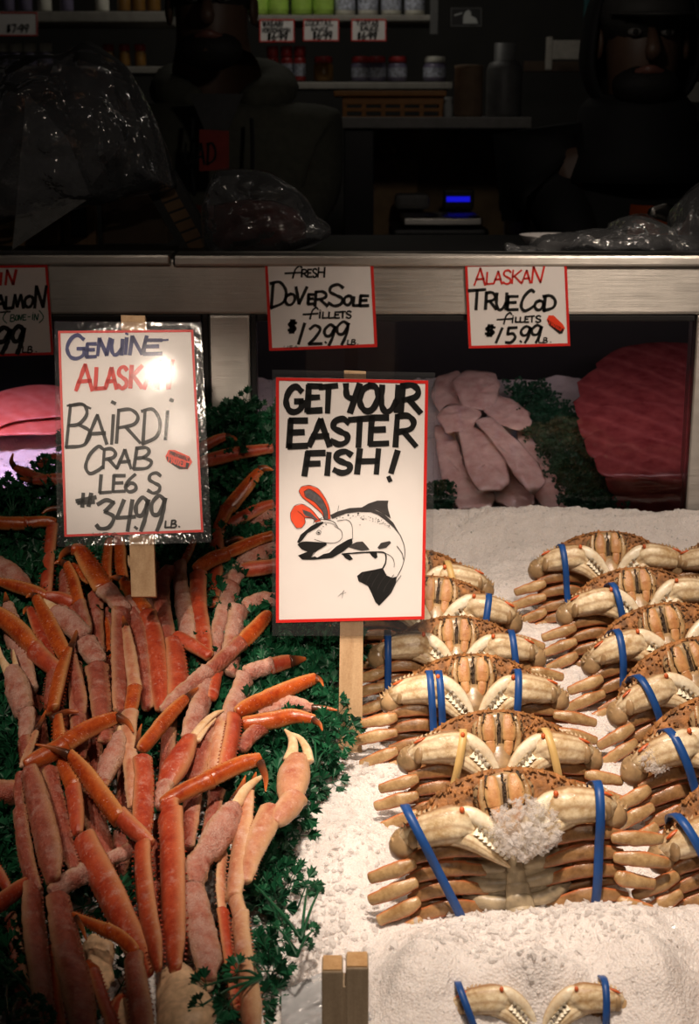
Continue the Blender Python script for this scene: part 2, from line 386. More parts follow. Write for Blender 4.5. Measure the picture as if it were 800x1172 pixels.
# ---------- hand lettering ----------
GL = {
'G': [[(.92,.82),(.6,1),(.25,.85),(.03,.45),(.2,.08),(.55,0),(.9,.15),(.97,.42)], [(.97,.42),(.58,.42)]],
'E': [[(.12,1),(.03,0)], [(.1,1),(.95,1)], [(.1,.54),(.78,.56)], [(.03,.01),(.95,.04)]],
'T': [[(0,.94),(1,1)], [(.52,.98),(.45,0)]],
'Y': [[(.05,1),(.12,.6),(.5,.48)], [(1,1),(.35,0)]],
'O': [[(.55,1),(.15,.8),(.02,.35),(.3,.02),(.7,.1),(.97,.55),(.85,.92),(.5,1)]],
'U': [[(.08,1),(.03,.35),(.25,.02),(.6,.1),(.9,.45)], [(.98,1),(.9,.02)]],
'R': [[(.12,1),(.03,0)], [(.1,.97),(.6,1),(.9,.8),(.75,.56),(.12,.45)], [(.42,.47),(1,0)]],
'A': [[(.55,1),(.25,.45),(0,0)], [(.55,1),(.97,0)], [(.15,.34),(.9,.38)]],
'S': [[(.92,.85),(.62,1),(.22,.9),(.15,.66),(.5,.5),(.85,.35),(.8,.1),(.42,0),(.03,.14)]],
'F': [[(.2,1),(.03,0)], [(.18,.98),(1,1)], [(.12,.5),(.75,.52)]],
'I': [[(.6,1),(.35,0)]], 'i': [[(.6,.8),(.35,0)], [(.62,1.0),(.66,1.02)]],
'H': [[(.15,1),(.03,0)], [(.97,1),(.88,0)], [(.08,.5),(.92,.52)]],
'!': [[(.9,1),(.4,.28)], [(.2,.03),(.3,.05)]],
'N': [[(.03,0),(.18,1)], [(.18,.98),(.72,.03)], [(.72,.03),(1,1)]],
'K': [[(.15,1),(.03,0)], [(.97,1),(.1,.45)], [(.3,.52),(.97,0)]],
'L': [[(.15,1),(.03,.03)], [(.03,.02),(.97,.06)]],
'B': [[(.2,1),(.03,0)], [(.15,.97),(.7,1),(.85,.78),(.55,.55),(.12,.5)], [(.5,.54),(.97,.36),(.75,.06),(.03,0)]],
'D': [[(.2,1),(.08,0)], [(.02,.95),(.6,1),(.97,.65),(.8,.22),(.05,0)]],
'C': [[(.95,.92),(.7,1),(.25,.7),(.03,.25),(.25,.0),(.65,.1),(.95,.25)]],
'V': [[(.03,1),(.3,0)], [(.3,0),(.98,1)]],
'M': [[(.03,0),(.22,1)], [(.22,1),(.4,.1)], [(.4,.1),(.72,1)], [(.72,1),(.95,0)]],
'W': [[(.03,1),(.2,0)], [(.2,0),(.5,.8)], [(.5,.8),(.7,0)], [(.7,0),(.98,1)]],
'P': [[(.2,1),(.03,0)], [(.15,.97),(.7,1),(.92,.76),(.6,.5),(.12,.46)]],
'Z': [[(.1,1),(.95,1)], [(.95,1),(.05,0)], [(.05,0),(.97,.03)]],
'f': [[(.98,.85),(.85,1),(.6,.7),(.45,0)], [(0,.4),(.98,.48)]],
'#': [[(.35,1),(.3,0)], [(.75,1),(.62,.05)], [(0,.42),(.98,.72)], [(.08,.3),(.9,.36)]],
'$': [[(.9,.75),(.5,.82),(.2,.62),(.75,.4),(.6,.18),(.1,.22)], [(.4,1),(.3,0)], [(.66,1),(.56,0)]],
'1': [[(.75,1),(.2,0)]],
'2': [[(.1,.8),(.5,1),(.88,.8),(.5,.35),(.03,.02)], [(.03,.02),(1,.04)]],
'3': [[(.08,.85),(.5,1),(.9,.92)], [(.9,.92),(.45,.6)], [(.45,.6),(.9,.4),(.65,.05),(.2,0),(.02,.12)]],
'4': [[(.45,1),(.1,.42)], [(.1,.42),(.98,.46)], [(.85,1),(.62,0)]],
'5': [[(.3,.95),(.2,.55)], [(.28,.97),(1,1)], [(.2,.55),(.65,.6),(.85,.35),(.5,.03),(.03,.03)]],
'6': [[(.8,1),(.3,.65),(.08,.25),(.35,.0),(.8,.12),(.8,.4),(.45,.5),(.12,.3)]],
'7': [[(.05,.97),(.97,1)], [(.97,1),(.35,0)]],
'9': [[(.92,.88),(.55,1),(.12,.75),(.2,.48),(.6,.5),(.95,.92)], [(.95,.92),(.75,.4),(.45,0)]],
'.': [[(.4,.4),(.6,.6)]], '-': [[(0,.5),(1,.55)]], '(': [[(.9,1),(.2,.6),(.1,.3),(.8,0)]], ')': [[(.1,1),(.85,.6),(.8,.3),(.1,0)]],
'/': [[(1,1),(0,0)]],
}
class Sheet:
    bold = 1.38
    """A flat sign: pixel positions of one photo crop land on the sign's own plane in the place."""
    def __init__(s, ox, oy, sc, Y0, lean=0.0, zref=0.0, xfix=None):
        s.ox, s.oy, s.sc, s.Y0, s.k, s.zref = ox, oy, sc, Y0, math.tan(lean), zref
        s.n = V((0, -math.cos(lean), math.sin(lean)))
    def pt(s, cx, cy, off=0.0):
        px, py = s.ox + cx / s.sc, s.oy + cy / s.sc
        r = ratio(py)
        Y = (s.Y0 + s.k * (CZ - s.zref)) / (1 + s.k * r)
        return at(px, py, Y) + s.n * off
    def poly(s, mb, pts, off, flip=False):
        P = [s.pt(x, y, off) for x, y in pts]
        i0 = len(mb.v); mb.v.extend(P)
        nn = V((0, 0, 0))
        for a, b_ in zip(P, P[1:] + P[:1]): nn += a.cross(b_)
        idx = list(range(i0, i0 + len(P)))
        if nn.dot(s.n) < 0: idx.reverse()
        mb.face(idx, None, False)
    def stroke(s, mb, pts, w, off, taper=0.0, rnd=True):
        if len(pts) > 2: q = [tuple(p) for p in catmull([V((x, y, 0)) for x, y in pts], 6)]
        else: q = [(*p, 0) for p in pts]
        q = [V(p) for p in q]; L, R = [], []
        for i, p in enumerate(q):
            t = (q[min(i+1, len(q)-1)] - q[max(i-1, 0)])
            if t.length < 1e-6: t = V((1, 0, 0))
            t.normalize(); nrm = V((-t.y, t.x, 0))
            ww = w * s.bold * 0.5 * (1 - taper * i / max(1, len(q)-1)) * (0.88 + 0.24 * abs(math.sin(p.x * 0.05 + p.y * 0.07)))
            if i == 0: p = p - t * w * 0.3
            if i == len(q) - 1: p = p + t * w * 0.3
            L.append(p + nrm * ww); R.append(p - nrm * ww)
        for i in range(len(q) - 1):
            s.poly(mb, [(a.x, a.y) for a in (L[i], L[i+1], R[i+1], R[i])], off)
    def glyph(s, mb, ch, x0, y0, x1, y1, w, off):
        for st in GL[ch]:
            s.stroke(mb, [(x0 + (x1-x0)*u, y1 - (y1-y0)*v) for u, v in st], w, off)
    def text(s, mb, items, w, off):
        for ch, x0, y0, x1, y1 in items: s.glyph(mb, ch, x0, y0, x1, y1, w, off)
    def word(s, mb, txt, x0, y0, x1, y1, w, off, slope=0.0):
        wd = {'I': .45, 'i': .45, '1': .6, '.': .35, '-': .5, '!': .4, ' ': .6}
        tot = sum(wd.get(c, 1) for c in txt) + .22 * (len(txt)-1); u = (x1-x0)/tot; x = x0
        for c in txt:
            k = wd.get(c, 1) * u
            if c != ' ': s.glyph(mb, c, x, y0 + slope*(x-x0), x + k, y1 + slope*(x-x0), w, off)
            x += k + .22*u
    def card(s, mb, quad, th, off=0.0, n=8):
        (a, b_, c, d) = quad
        P = []
        for j in range(n+1):
            row = []
            for i in range(n+1):
                u, v = i/n, j/n
                x = (a[0]*(1-u)+b_[0]*u)*(1-v) + (d[0]*(1-u)+c[0]*u)*v
                y = (a[1]*(1-u)+b_[1]*u)*(1-v) + (d[1]*(1-u)+c[1]*u)*v
                row.append(s.pt(x, y, off))
            P.append(row)
        solid_sheet(mb, P, s.n * -th)
    def frame(s, mb, q, w, off):
        def inn(p, dx, dy): return (p[0]+dx*w, p[1]+dy*w)
        a, b_, c, d = q
        qi = [inn(a, 1, 1), inn(b_, -1, 1), inn(c, -1, -1), inn(d, 1, -1)]
        for i in range(4): s.poly(mb, [q[i], q[(i+1) % 4], qi[(i+1) % 4], qi[i]], off)
    def bar(s, mb, quad, th, off):
        """Wooden stake behind the card."""
        P = [[s.pt(*quad[0], off), s.pt(*quad[1], off)], [s.pt(*quad[3], off), s.pt(*quad[2], off)]]
        n = 10
        G = [[(P[0][0].lerp(P[1][0], j/n)).lerp(P[0][1].lerp(P[1][1], j/n), i/3) for i in range(4)] for j in range(n+1)]
        solid_sheet(mb, G, s.n * -th)
def frozen_sticker(S, par, pts, split, w, dark=True):
    k = MB(); S.poly(k, pts, 0.0006); st = k.build('sticker', M['sticker'], par); st['label'] = 'small red orange previously frozen sticker'
    k = MB(); S.poly(k, split, 0.0008); k.build('sticker_band', M['ink'], st)
    return st

# 1: big Easter fish sign on a stake stuck in the ice
S = Sheet(300, 415, 3.66, 1.475, math.radians(6), 0.97)
b0 = S.pt(345, 1590, -0.003)
S.bold = 1.15; t = thing('sign', 'large white red-edged sign reading GET YOUR EASTER FISH with a rabbit-eared trout', 'sign', b0)
q = [(58, 62), (696, 75), (680, 1075), (58, 1090)]
k = MB(); S.card(k, q, 0.0015); k.build('card', M['paper'], t)
k = MB(); S.frame(k, q, 13, 0.0004); k.build('red_border', M['border'], t)
k = MB()
S.text(k, [('G',98,100,170,206),('E',188,98,250,203),('T',243,96,312,206),('Y',348,92,408,206),('O',408,95,488,203),('U',497,98,572,206),('R',580,94,662,208),
           ('E',110,242,190,352),('A',198,240,284,347),('S',288,235,368,342),('T',366,232,450,350),('E',450,230,530,342),('R',556,222,643,348),
           ('F',175,378,260,470),('I',262,380,292,468),('S',300,372,378,462),('H',395,365,490,462),('!',520,372,572,492)], 21, 0.0006)
k.build('lettering', M['ink'], t)
# the trout, drawn flat on the card
S6 = Sheet(320, 540, 5.0, 1.475, math.radians(6), 0.97); S6.bold = 1.0
k = MB(); BL = lambda p: S6.poly(k, p, 0.0007)
BL([(100,402),(120,360),(180,310),(215,292),(248,284),(252,291),(215,320),(160,350),(130,390),(112,408)])
BL([(102,415),(125,400),(150,397),(200,400),(268,406),(270,418),(235,440),(195,462),(178,492),(140,490),(105,478),(160,456),(125,442)])
BL([(105,478),(180,488),(225,480),(280,450),(335,420),(390,388),(415,380),(418,408),(395,430),(365,455),(300,492),(200,502),(130,502)])
BL([(590,549),(540,560),(470,573),(443,595),(452,625),(505,652),(525,690),(548,745),(570,765),(600,735),(640,690),(664,640),(671,598),(645,606),(612,592)])
for p in ([(358,470),(400,473),(420,498),(400,506),(375,492)], [(510,456),(556,460),(560,488),(548,497),(528,482)]): BL(p)
for st, w in (([(690,360),(712,420),(716,480),(700,545),(672,600)],4), ([(358,470),(430,464),(520,459),(592,460),(608,480),(606,520),(588,556)],8),
              ([(330,280),(388,275),(414,308),(418,385)],3), ([(315,312),(352,335),(356,378),(320,405),(260,404),(200,386)],3), ([(672,425),(700,465),(708,500)],4),
              ([(600,462),(640,485),(655,515),(655,545)],3), ([(338,193),(332,235)],2), ([(268,418),(215,450),(183,485)],2),
              ([(205,298),(225,275),(262,272),(310,285),(333,315)],3), ([(240,290),(290,292),(332,312)],2.5), ([(195,296),(200,280),(245,262)],3),
              ([(335,712),(370,680)],2), ([(366,676),(358,722)],2), ([(350,700),(382,690)],1.5)): S6.stroke(k, st, w, 0.0007)
S6.stroke(k, [(214,340),(224,333),(236,340),(232,354),(218,358),(210,348),(214,340)], 2.5, 0.0007); S6.stroke(k, [(220,346),(227,348)], 8, 0.0008)
rnd = random.Random(3)
dots = [(393,247,7),(450,237,7),(420,252,4),(362,262,4),(345,258,3),(327,266,4),(405,264,4),(470,268,4),(565,272,5),(460,303,4),(250,312,4),(266,300,5),(240,325,3)]
for i in range(46): u = rnd.random(); dots.append((430+210*u+rnd.uniform(-12,12), 245+70*u*u+rnd.uniform(-8,22), rnd.uniform(2,4)))
for x, y, r in dots: S6.poly(k, [(x+r*.8*math.cos(a*1.047), y+r*.7*math.sin(a*1.047)) for a in range(6)], 0.0007)
drw = k.build('trout_drawing', M['ink'], t)
k = MB()
for p in ([(290,247),(330,227),(400,207),(470,203),(540,215),(600,243),(650,290),(690,360),(702,384),(680,352),(650,316),(600,272),(560,244),(520,230),(450,229),(380,237),(330,257),(300,268)],
          [(470,203),(510,180),(560,164),(623,164),(618,185),(621,212),(636,266),(602,244),(555,218)],
          [(400,420),(440,401),(475,398),(500,425),(515,445),(470,451),(430,441),(395,431)],
          [(560,433),(580,406),(630,395),(638,405),(610,434),(570,442)]): S6.poly(k, p, 0.00065)
k.build('grey_shading', M['fishgrey'], drw)
k = MB()
for p in ([(196,478),(225,452),(300,425),(262,464),(215,490)], [(250,470),(318,424),(330,420),(285,462)]): S6.poly(k, p, 0.0009)
k.build('white_jaw', M['paper'], drw)
k = MB()
for i in range(6):
    x = 470 + i*32; S6.stroke(k, [(x+15+i*10, 572+i*4), (x-2+i*3, 605+i*12), (x-12+i*2, 630+i*14)], 3, 0.0009)
k.build('tail_rays', M['fishgrey'], drw)
k = MB()
S6.poly(k, [(110,110),(125,85),(170,76),(220,95),(255,140),(283,200),(291,270),(255,273),(242,240),(190,192),(130,145)], 0.0007)
S6.poly(k, [(62,235),(85,195),(130,184),(180,213),(215,253),(236,281),(205,287),(190,266),(146,262),(147,290),(127,318),(97,321),(66,275)], 0.0007)
k.build('rabbit_ear', M['earred'], drw)
k = MB()
S6.poly(k, [(140,112),(170,98),(215,125),(250,165),(273,220),(278,270),(256,271),(245,225),(200,172),(150,142)], 0.0009)
S6.poly(k, [(130,215),(175,230),(220,272),(208,281),(190,263),(150,252),(137,237)], 0.0009)
k.build('inner_ear', M['eargrey'], drw)
k = MB()
for p in ([(110,110),(125,85),(170,76),(220,95),(255,140),(283,200),(291,270)], [(255,273),(242,240),(190,192),(130,145),(110,110)], [(140,112),(170,98),(215,125),(250,165),(273,220),(278,270)],[(256,271),(245,225),(200,172),(150,142),(140,112)],
          [(62,235),(85,195),(130,184),(180,213),(215,253),(236,281)], [(62,235),(66,275),(97,321),(127,318),(147,290),(146,262),(190,266),(205,287)], [(146,262),(125,240),(105,225)]): S6.stroke(k, p, 2.5, 0.001)
k.build('ear_outline', M['ink'], drw)
k = MB(); S.card(k, [(42, 30), (725, 42), (712, 1145), (42, 1145)], 0.0003, 0.0022); lm = k.build('laminate', M['laminate_card'], t)
k = MB()
for qd in ([(42,30),(725,42),(696,75),(58,62)], [(696,75),(725,42),(712,1145),(680,1075)], [(58,1090),(680,1075),(712,1145),(42,1145)], [(42,30),(58,62),(58,1090),(42,1145)]): S.poly(k, qd, -0.0005)
k.build('laminate_edge', M['laminate'], t)
k = MB(); S.bar(k, [(343, 36), (435, 40), (418, 1640), (318, 1640)], 0.012, -0.0025); k.build('stake', M['stake'], t)

# 2: Bairdi crab legs sign, tilted back on a stake in the pile
S = Sheet(50, 350, 4.0, 1.60, math.radians(24.6), 1.12)
b0 = S.pt(460, 1500, -0.003)
t = thing('sign', 'white laminated sign reading GENUINE ALASKAN BAIRDI CRAB LEGS 34.99', 'sign', b0)
q = [(66, 115), (685, 110), (731, 1036), (95, 1058)]
k = MB(); S.card(k, q, 0.0015); k.build('card', M['paper'], t)
k = MB(); S.frame(k, q, 11, 0.0004); k.build('red_border', M['border'], t)
k = MB(); S.text(k, [('G',105,135,190,242),('E',195,175,242,235),('N',245,150,305,228),('U',310,155,362,226),('i',368,130,388,222),('N',392,140,472,224),('E',455,158,545,222)], 12, 0.0006)
S.stroke(k, [(490,162),(570,156)], 6, 0.0006); k.build('blue_lettering', M['ink_blue'], t)
k = MB(); S.text(k, [('A',148,270,225,388),('L',235,285,282,383),('A',282,285,335,380),('S',338,280,385,378),('K',395,275,452,375),('A',460,275,520,380),('N',520,250,592,382)], 13, 0.0006); k.build('red_lettering', M['ink_red'], t)
k = MB()
S.text(k, [('B',100,452,215,648),('A',190,500,292,633),('I',300,500,332,633),('R',330,475,442,628),('D',447,475,535,633),('I',545,482,582,612)], 11, 0.0006)
S.stroke(k, [(312,440),(328,448)], 11, 0.0006); S.stroke(k, [(580,430),(592,436)], 12, 0.0006); S.stroke(k, [(108,458),(165,452),(215,470)], 7, 0.0006)
S.text(k, [('C',190,645,275,768),('R',270,655,335,745),('A',335,660,402,745),('B',410,650,495,748),('L',255,775,310,858),('E',315,778,375,852),('6',370,772,432,852),('S',475,765,540,858)], 11, 0.0006)
S.text(k, [('#',150,860,240,920),('3',240,890,330,1020),('4',325,890,420,1030),('.',415,1008,430,1026),('9',415,878,482,1030),('9',485,870,560,1030)], 13, 0.0006)
S.text(k, [('L',555,985,580,1016),('B',582,983,608,1016),('.',615,1005,626,1018)], 6, 0.0006)
S.word(k, 'USA', 225, 1038, 340, 1050, 1.5, 0.0006)
k.build('black_lettering', M['ink'], t)
st = frozen_sticker(S, t, [(572,660),(600,660),(668,690),(680,715),(660,748),(620,748),(565,712),(557,690)], [(562,690),(668,722),(660,746),(620,748),(566,712)], 3)
k = MB(); S.word(k, 'FROZEN', 572, 690, 650, 716, 4, 0.0010, 0.34); k.build('sticker_lettering', M['sticker'], st)
k = MB(); S.word(k, 'PREVIOUSLY', 578, 667, 668, 682, 2.5, 0.0010, 0.36); k.build('sticker_lettering', M['ink'], st)
k = MB(); S.card(k, [(48, 72), (722, 76), (768, 1083), (62, 1103)], 0.0003, 0.0022); k.build('laminate', M['laminate_card'], t)
k = MB()
Q = [(48,72),(722,76),(768,1083),(62,1103)]
for i in range(4): S.poly(k, [Q[i], Q[(i+1)%4], q[(i+1)%4], q[i]], -0.0005)
k.build('laminate_edge', M['laminate'], t)
k = MB(); S.bar(k, [(352, 40), (463, 42), (512, 1330), (400, 1330)], 0.012, -0.0025); k.build('stake', M['stake'], t)

# 3-5: small fillet signs hanging on the steel rail
RY = 2.045
S = Sheet(290, 280, 5.0, RY)
t = thing('price_sign', 'red-edged rail card reading fresh DOVER SOLE fillets 12.99', 'sign', S.pt(400, 607), 'price cards along the steel rail')
q = [(65,103),(686,97),(709,585),(91,608)]
k = MB(); S.card(k, q, 0.003); k.build('card', M['paper'], t)
k = MB(); S.frame(k, q, 17, 0.0005); k.build('red_border', M['border'], t)
k = MB()
S.text(k, [('f',180,122,280,192),('R',275,142,308,185),('E',310,142,335,185),('S',338,138,365,186),('H',368,130,410,186)], 7, 0.0008)
S.text(k, [('D',95,215,190,362),('O',182,282,240,345),('V',242,242,308,338),('E',312,285,350,340),('R',350,268,425,352),('S',425,228,522,350),('O',518,292,565,345),('L',570,298,612,350),('E',608,292,662,350)], 12, 0.0008)
S.text(k, [('f',285,360,372,425),('i',375,375,387,420),('L',395,385,425,420),('L',430,385,460,420),('E',465,385,495,420),('T',497,382,527,420),('S',530,380,562,420)], 7, 0.0008)
S.text(k, [('$',195,430,252,505),('1',245,450,310,568),('2',315,462,392,570),('.',408,552,420,566),('9',400,458,472,576),('9',470,440,550,572)], 12, 0.0008)
S.text(k, [('L',538,545,560,572),('B',560,543,585,572),('.',592,562,602,575)], 5, 0.0008); S.word(k, 'USA', 175, 578, 255, 592, 2, 0.0008)
k.build('lettering', M['ink'], t)

S = Sheet(520, 290, 5.333, RY)
t = thing('price_sign', 'red-edged rail card reading ALASKAN TRUE COD fillets 15.99', 'sign', S.pt(400, 578), 'price cards along the steel rail')
q = [(64,66),(686,55),(707,564),(88,580)]
k = MB(); S.card(k, q, 0.003); k.build('card', M['paper'], t)
k = MB(); S.frame(k, q, 16, 0.0005); k.build('red_border', M['border'], t)
k = MB(); S.text(k, [('A',122,90,190,194),('L',195,115,237,188),('A',240,108,292,186),('S',295,102,350,186),('K',350,102,412,182),('A',412,102,466,180),('N',470,80,548,180)], 8, 0.0008); k.build('red_lettering', M['ink_red'], t)
k = MB()
S.text(k, [('T',85,220,190,342),('R',188,238,256,340),('U',255,242,322,345),('E',322,262,392,345),('C',405,225,492,350),('O',490,288,545,345),('D',540,258,618,350)], 13, 0.0008)
S.text(k, [('f',260,362,352,432),('i',350,380,362,424),('L',372,388,395,420),('L',400,388,425,420),('E',430,385,455,420),('T',458,382,490,420),('S',495,380,530,420)], 7, 0.0008)
S.text(k, [('$',182,435,255,505),('1',240,455,310,545),('5',310,452,382,545),('.',398,530,412,545),('9',400,445,470,545),('9',465,438,537,545)], 12, 0.0008)
S.text(k, [('L',515,515,540,545),('B',542,515,568,545),('.',582,535,594,547)], 5, 0.0008)
k.build('black_lettering', M['ink'], t)
st = frozen_sticker(S, t, [(575,378),(605,378),(660,430),(675,455),(660,488),(640,490),(580,440),(563,405)], [(566,402),(668,462),(660,488),(640,490),(580,440)], 3)
k = MB(); S.word(k, 'FROZEN', 578, 410, 655, 432, 4, 0.0012, 0.6); k.build('sticker_lettering', M['sticker'], st)

S = Sheet(0, 290, 9.0125, RY)
t = thing('price_sign', 'red-edged rail card reading SALMON bone-in 99 cut by the picture edge', 'sign', S.pt(0, 1060), 'price cards along the steel rail')
q = [(-560,130),(492,118),(553,1045),(-500,1075)]
k = MB(); S.card(k, q, 0.003); k.build('card', M['paper'], t)
k = MB(); S.frame(k, q, 26, 0.0005); k.build('red_border', M['border'], t)
k = MB(); S.text(k, [('A',-90,200,-15,325),('I',-10,200,30,325),('N',55,170,168,322)], 20, 0.0008); k.build('red_lettering', M['ink_red'], t)
k = MB(); S.text(k, [('A',-50,430,55,570),('L',55,445,130,570),('M',130,425,250,565),('O',255,440,345,555),('N',355,335,480,562)], 22, 0.0008)
S.stroke(k, [(-30,608),(108,600)], 12, 0.0008)
S.text(k, [('9',-60,765,118,1035),('9',115,750,255,1035)], 34, 0.0008); S.text(k, [('L',232,960,275,1022),('B',285,960,335,1025),('.',365,1005,385,1020)], 10, 0.0008)
k.build('black_lettering', M['ink'], t)
k = MB(); S.text(k, [('(',30,590,80,720),('B',105,632,155,702),('O',160,635,188,690),('N',192,632,228,688),('E',235,632,272,688),('-',290,640,312,668),('i',330,610,348,682),('N',352,622,398,690),(')',400,588,452,716)], 8, 0.0008)
k.build('green_lettering', M['ink_green'], t)
# ---------- Dungeness crabs ----------
U = 0.000875
NF = V((0, 0, 1))
def P3(*a): return [V(p) * U for p in a]
def crab_meshes(sd):
    r = random.Random(sd); out = []           # (name, MB, mat, label, [subs])
    k = MB()
    def dome(d, th, ph):
        if d.z > 0: d.z *= 0.35
        return d
    ellipsoid(k, V((0, -42, -14))*U, V((102, 0, 0))*U, V((0, 77, 0))*U, V((0, 0, 30))*U, 44, 20, 0.0012, 90, dome)
    for sgn in (-1, 1):
        for i in range(13):
            a = math.radians(6 + i*6.6)
            c = V((sgn*math.cos(a)*101, -42 + math.sin(a)*76, -12)); d = V((sgn*math.cos(a), math.sin(a)*0.9, 0.1))
            cone(k, (c - d*2)*U, d*U*r.uniform(4, 6.5), U*4.8)
    for i in range(150):                       # fuzz and bumps on the underside of the rim
        a = math.radians(r.uniform(15, 165)); rr = r.uniform(0.72, 0.99)
        c = V((math.cos(a)*102*rr, -42 + math.sin(a)*77*rr, -12 + 10.5*math.sqrt(max(0, 1-rr*rr))))
        cone(k, c*U, V((r.uniform(-2, 2), r.uniform(1, 5), r.uniform(2, 4)))*U, U*1.6, 4)
    out.append(('shell', k, M['carapace'], 'brown fuzzy shell with toothed rim', []))
    k = MB(); ellipsoid(k, V((0, -58, -6))*U, V((58, 0, 0))*U, V((0, 54, 0))*U, V((0, 0, 19))*U, 28, 14, 0.0008, 140)
    for sgn in (-1, 1):
        for j in range(4):
            sweep(k, P3((sgn*10, -40-17*j, 11), (sgn*30, -38-17*j, 9), (sgn*50, -36-15*j, 2)), [6*U, 7.5*U, 6*U], NF, 0.6, 10, 3, 0.0004)
    out.append(('belly', k, M['belly'], 'pale segmented belly', []))
    k = MB()
    for j in range(5): sweep(k, P3((0, -50-13*j, 15), (0, -61-13*j, 15.5-j)), [(7+2.2*j)*U, (8+2.2*j)*U], NF, 0.35, 14, 2)
    out.append(('belly_flap', k, M['belly'], 'narrow folded belly flap', []))
    k = MB()
    for x in (-17, 0, 17):
        sweep(k, P3((x*.9, 30, 6), (x, 8, 9), (x*.7, -22, 8)), [1.6*U, 2.2*U, 1.6*U], NF, 0.5, 10, 4, 0.0012, 400)
    for i in range(60):
        x = r.choice((-17, 0, 17, 27, -27)) + r.uniform(-3, 3); y = r.uniform(-22, 30)
        cone(k, V((x, y, 10))*U, V((r.uniform(-3, 3), r.uniform(-3, 3), r.uniform(3, 6)))*U, U*1.0, 4)
    out.append(('mouth_bristles', k, M['hair'], 'dark bristles between the mouth plates', []))
    k = MB(); sweep(k, P3((-22, 8, 1), (0, 12, 3), (22, 8, 1)), [14*U, 20*U, 14*U], NF, 0.3, 22, 8, 0.0010, 160)
    sweep(k, P3((0, -10, 8), (0, -30, 14), (0, -46, 12)), [13*U, 14*U, 9*U], NF, 0.45, 20, 6, 0.0006, 160)
    out.append(('mouth_frame', k, M['wristm'], 'tan brown shell around the mouth', []))
    for sgn in (-1, 1):
        k = MB(); sweep(k, P3((sgn*10, 28, 7), (sgn*11.5, 14, 11), (sgn*11, 1, 12)), [4.5*U, 7.4*U, 6.4*U], NF, 0.32, 18, 5, 0.0007, 220, 0, .4, sgn, (0, 1), 0, .1)
        sweep(k, P3((sgn*10.5, -2, 12), (sgn*9, -13, 13), (sgn*5, -24, 12)), [5.5*U, 5*U, 2.4*U], NF, 0.4, 14, 4, 0.0006, 220)
        out.append(('mouth_plate', k, M['mouth'], 'orange inner mouth plate', []))
        k = MB(); sweep(k, P3((sgn*20, 26, 4), (sgn*22.5, 8, 8), (sgn*19, -12, 9), (sgn*11, -25, 10)), [2.6*U, 3.8*U, 3.2*U, 2*U], NF, 0.5, 12, 5, 0.0005, 160)
        out.append(('mouth_plate', k, M['knee'], 'tan outer mouth plate', []))
    for sgn in (-1, 1):
        X = lambda *a: P3(*[(sgn*p[0], p[1], p[2]) for p in a])
        CS = .86; XC = lambda *a: P3(*[(sgn*(p[0]*CS+2), p[1]*.95, p[2]) for p in a])
        dy = -7 + r.uniform(-3, 3); dx = r.uniform(-2, 3)
        k = MB()
        sweep(k, XC((117+dx, -12+dy, 18), (102, -7+dy, 27), (78, -3+dy, 33), (56, -2+dy, 34), (44, -7+dy, 32)), [7.5*U, 14.5*U, 17.5*U, 18*U, 12*U], NF, 0.7, 36, 8, 0.0006, 160, 0.035, .55, sgn, (0, .7))
        sweep(k, XC((64, -10+dy, 32), (44, -20+dy, 34), (25, -34+dy, 33), (5, -50+dy, 31)), [12*U, 9.2*U, 6.4*U, 1.5*U], NF, 0.75, 16, 7, 0.0003, 160, 0.02, .55, sgn, (.7, 1))
        kt = MB()
        for i in range(8):                     # teeth along the fixed finger
            t = i/7; c = V((sgn*((37-28*t)*CS+2), (-14+dy-27*t)*.95, 38)); cone(kt, c*U, V((-sgn*1.5, 6.5-2.5*t, 1))*U, U*(4.2-1.8*t), 6)
        for i in range(11):                    # spiny crest
            t = i/10; c = V((sgn*((108-58*t)*CS+2), 5+dy+9*math.sin(math.pi*(0.1+0.8*t)), 28+4*t)); cone(k, c*U, V((-sgn*1.5, 3.6, 0.5))*U*r.uniform(.7, 1.3), U*2.2, 5)
        sub = []
        k2 = MB(); sweep(k2, XC((55, 7+dy, 34), (42, 6+dy, 36), (24, -5+dy, 36.5), (9, -23+dy, 34), (-1, -43+dy, 32)), [6.5*U, 8.4*U, 7.2*U, 4.8*U, 1.3*U], NF, 0.75, 18, 7, 0.0003, 160, 0.02)
        for i in range(6):
            t = i/5; c = V((sgn*((31-24*t)*CS+2), (-5+dy-27*t)*.95, 40)); cone(kt, c*U, V((sgn*4, -5, 0.8))*U, U*(3.8-1.4*t), 6)
        sub.append(('finger_teeth', kt, M['teeth'], 'row of white teeth in the gap')); sub.append(('moving_finger', k2, M['finger'], 'paler moving finger'))
        k2 = MB(); ellipsoid(k2, V((sgn*45, 12+dy, 44))*U, V((2.6, 0, 0))*U, V((0, 3.4, 0))*U, V((0, 0, 2))*U, 10, 6)
        sub.append(('joint_spot', k2, M['dot'], 'orange red joint spot'))
        k2 = MB(); ellipsoid(k2, V((sgn*93, 6+dy, 34))*U, V((7, -3*sgn, 0))*U, V((0, 2, 0))*U, V((0, 0, 2.5))*U, 10, 6)
        sub.append(('joint_spot', k2, M['dot'], 'orange red joint spot'))
        out.append(('claw', k, M['claw'], 'cream pincer claw with toothed fingers', sub))
        k = MB(); ellipsoid(k, V((sgn*(101+dx), -16+dy, 12))*U, V((14, 3*sgn, 0))*U, V((-4*sgn, 16, 0))*U, V((0, 0, 16))*U, 22, 14, 0.0008, 120)
        ellipsoid(k, V((sgn*(92+dx), -8+dy, 29))*U, V((6, 2*sgn, 3))*U, V((-2*sgn, 12, 0))*U, V((0, 0, 9))*U, 16, 10, 0.0004, 120)
        for i in range(5): cone(k, V((sgn*(98+3.5*i), 0-3*i+dy, 20))*U, V((sgn*3, 6, 1))*U, U*2.5, 5)
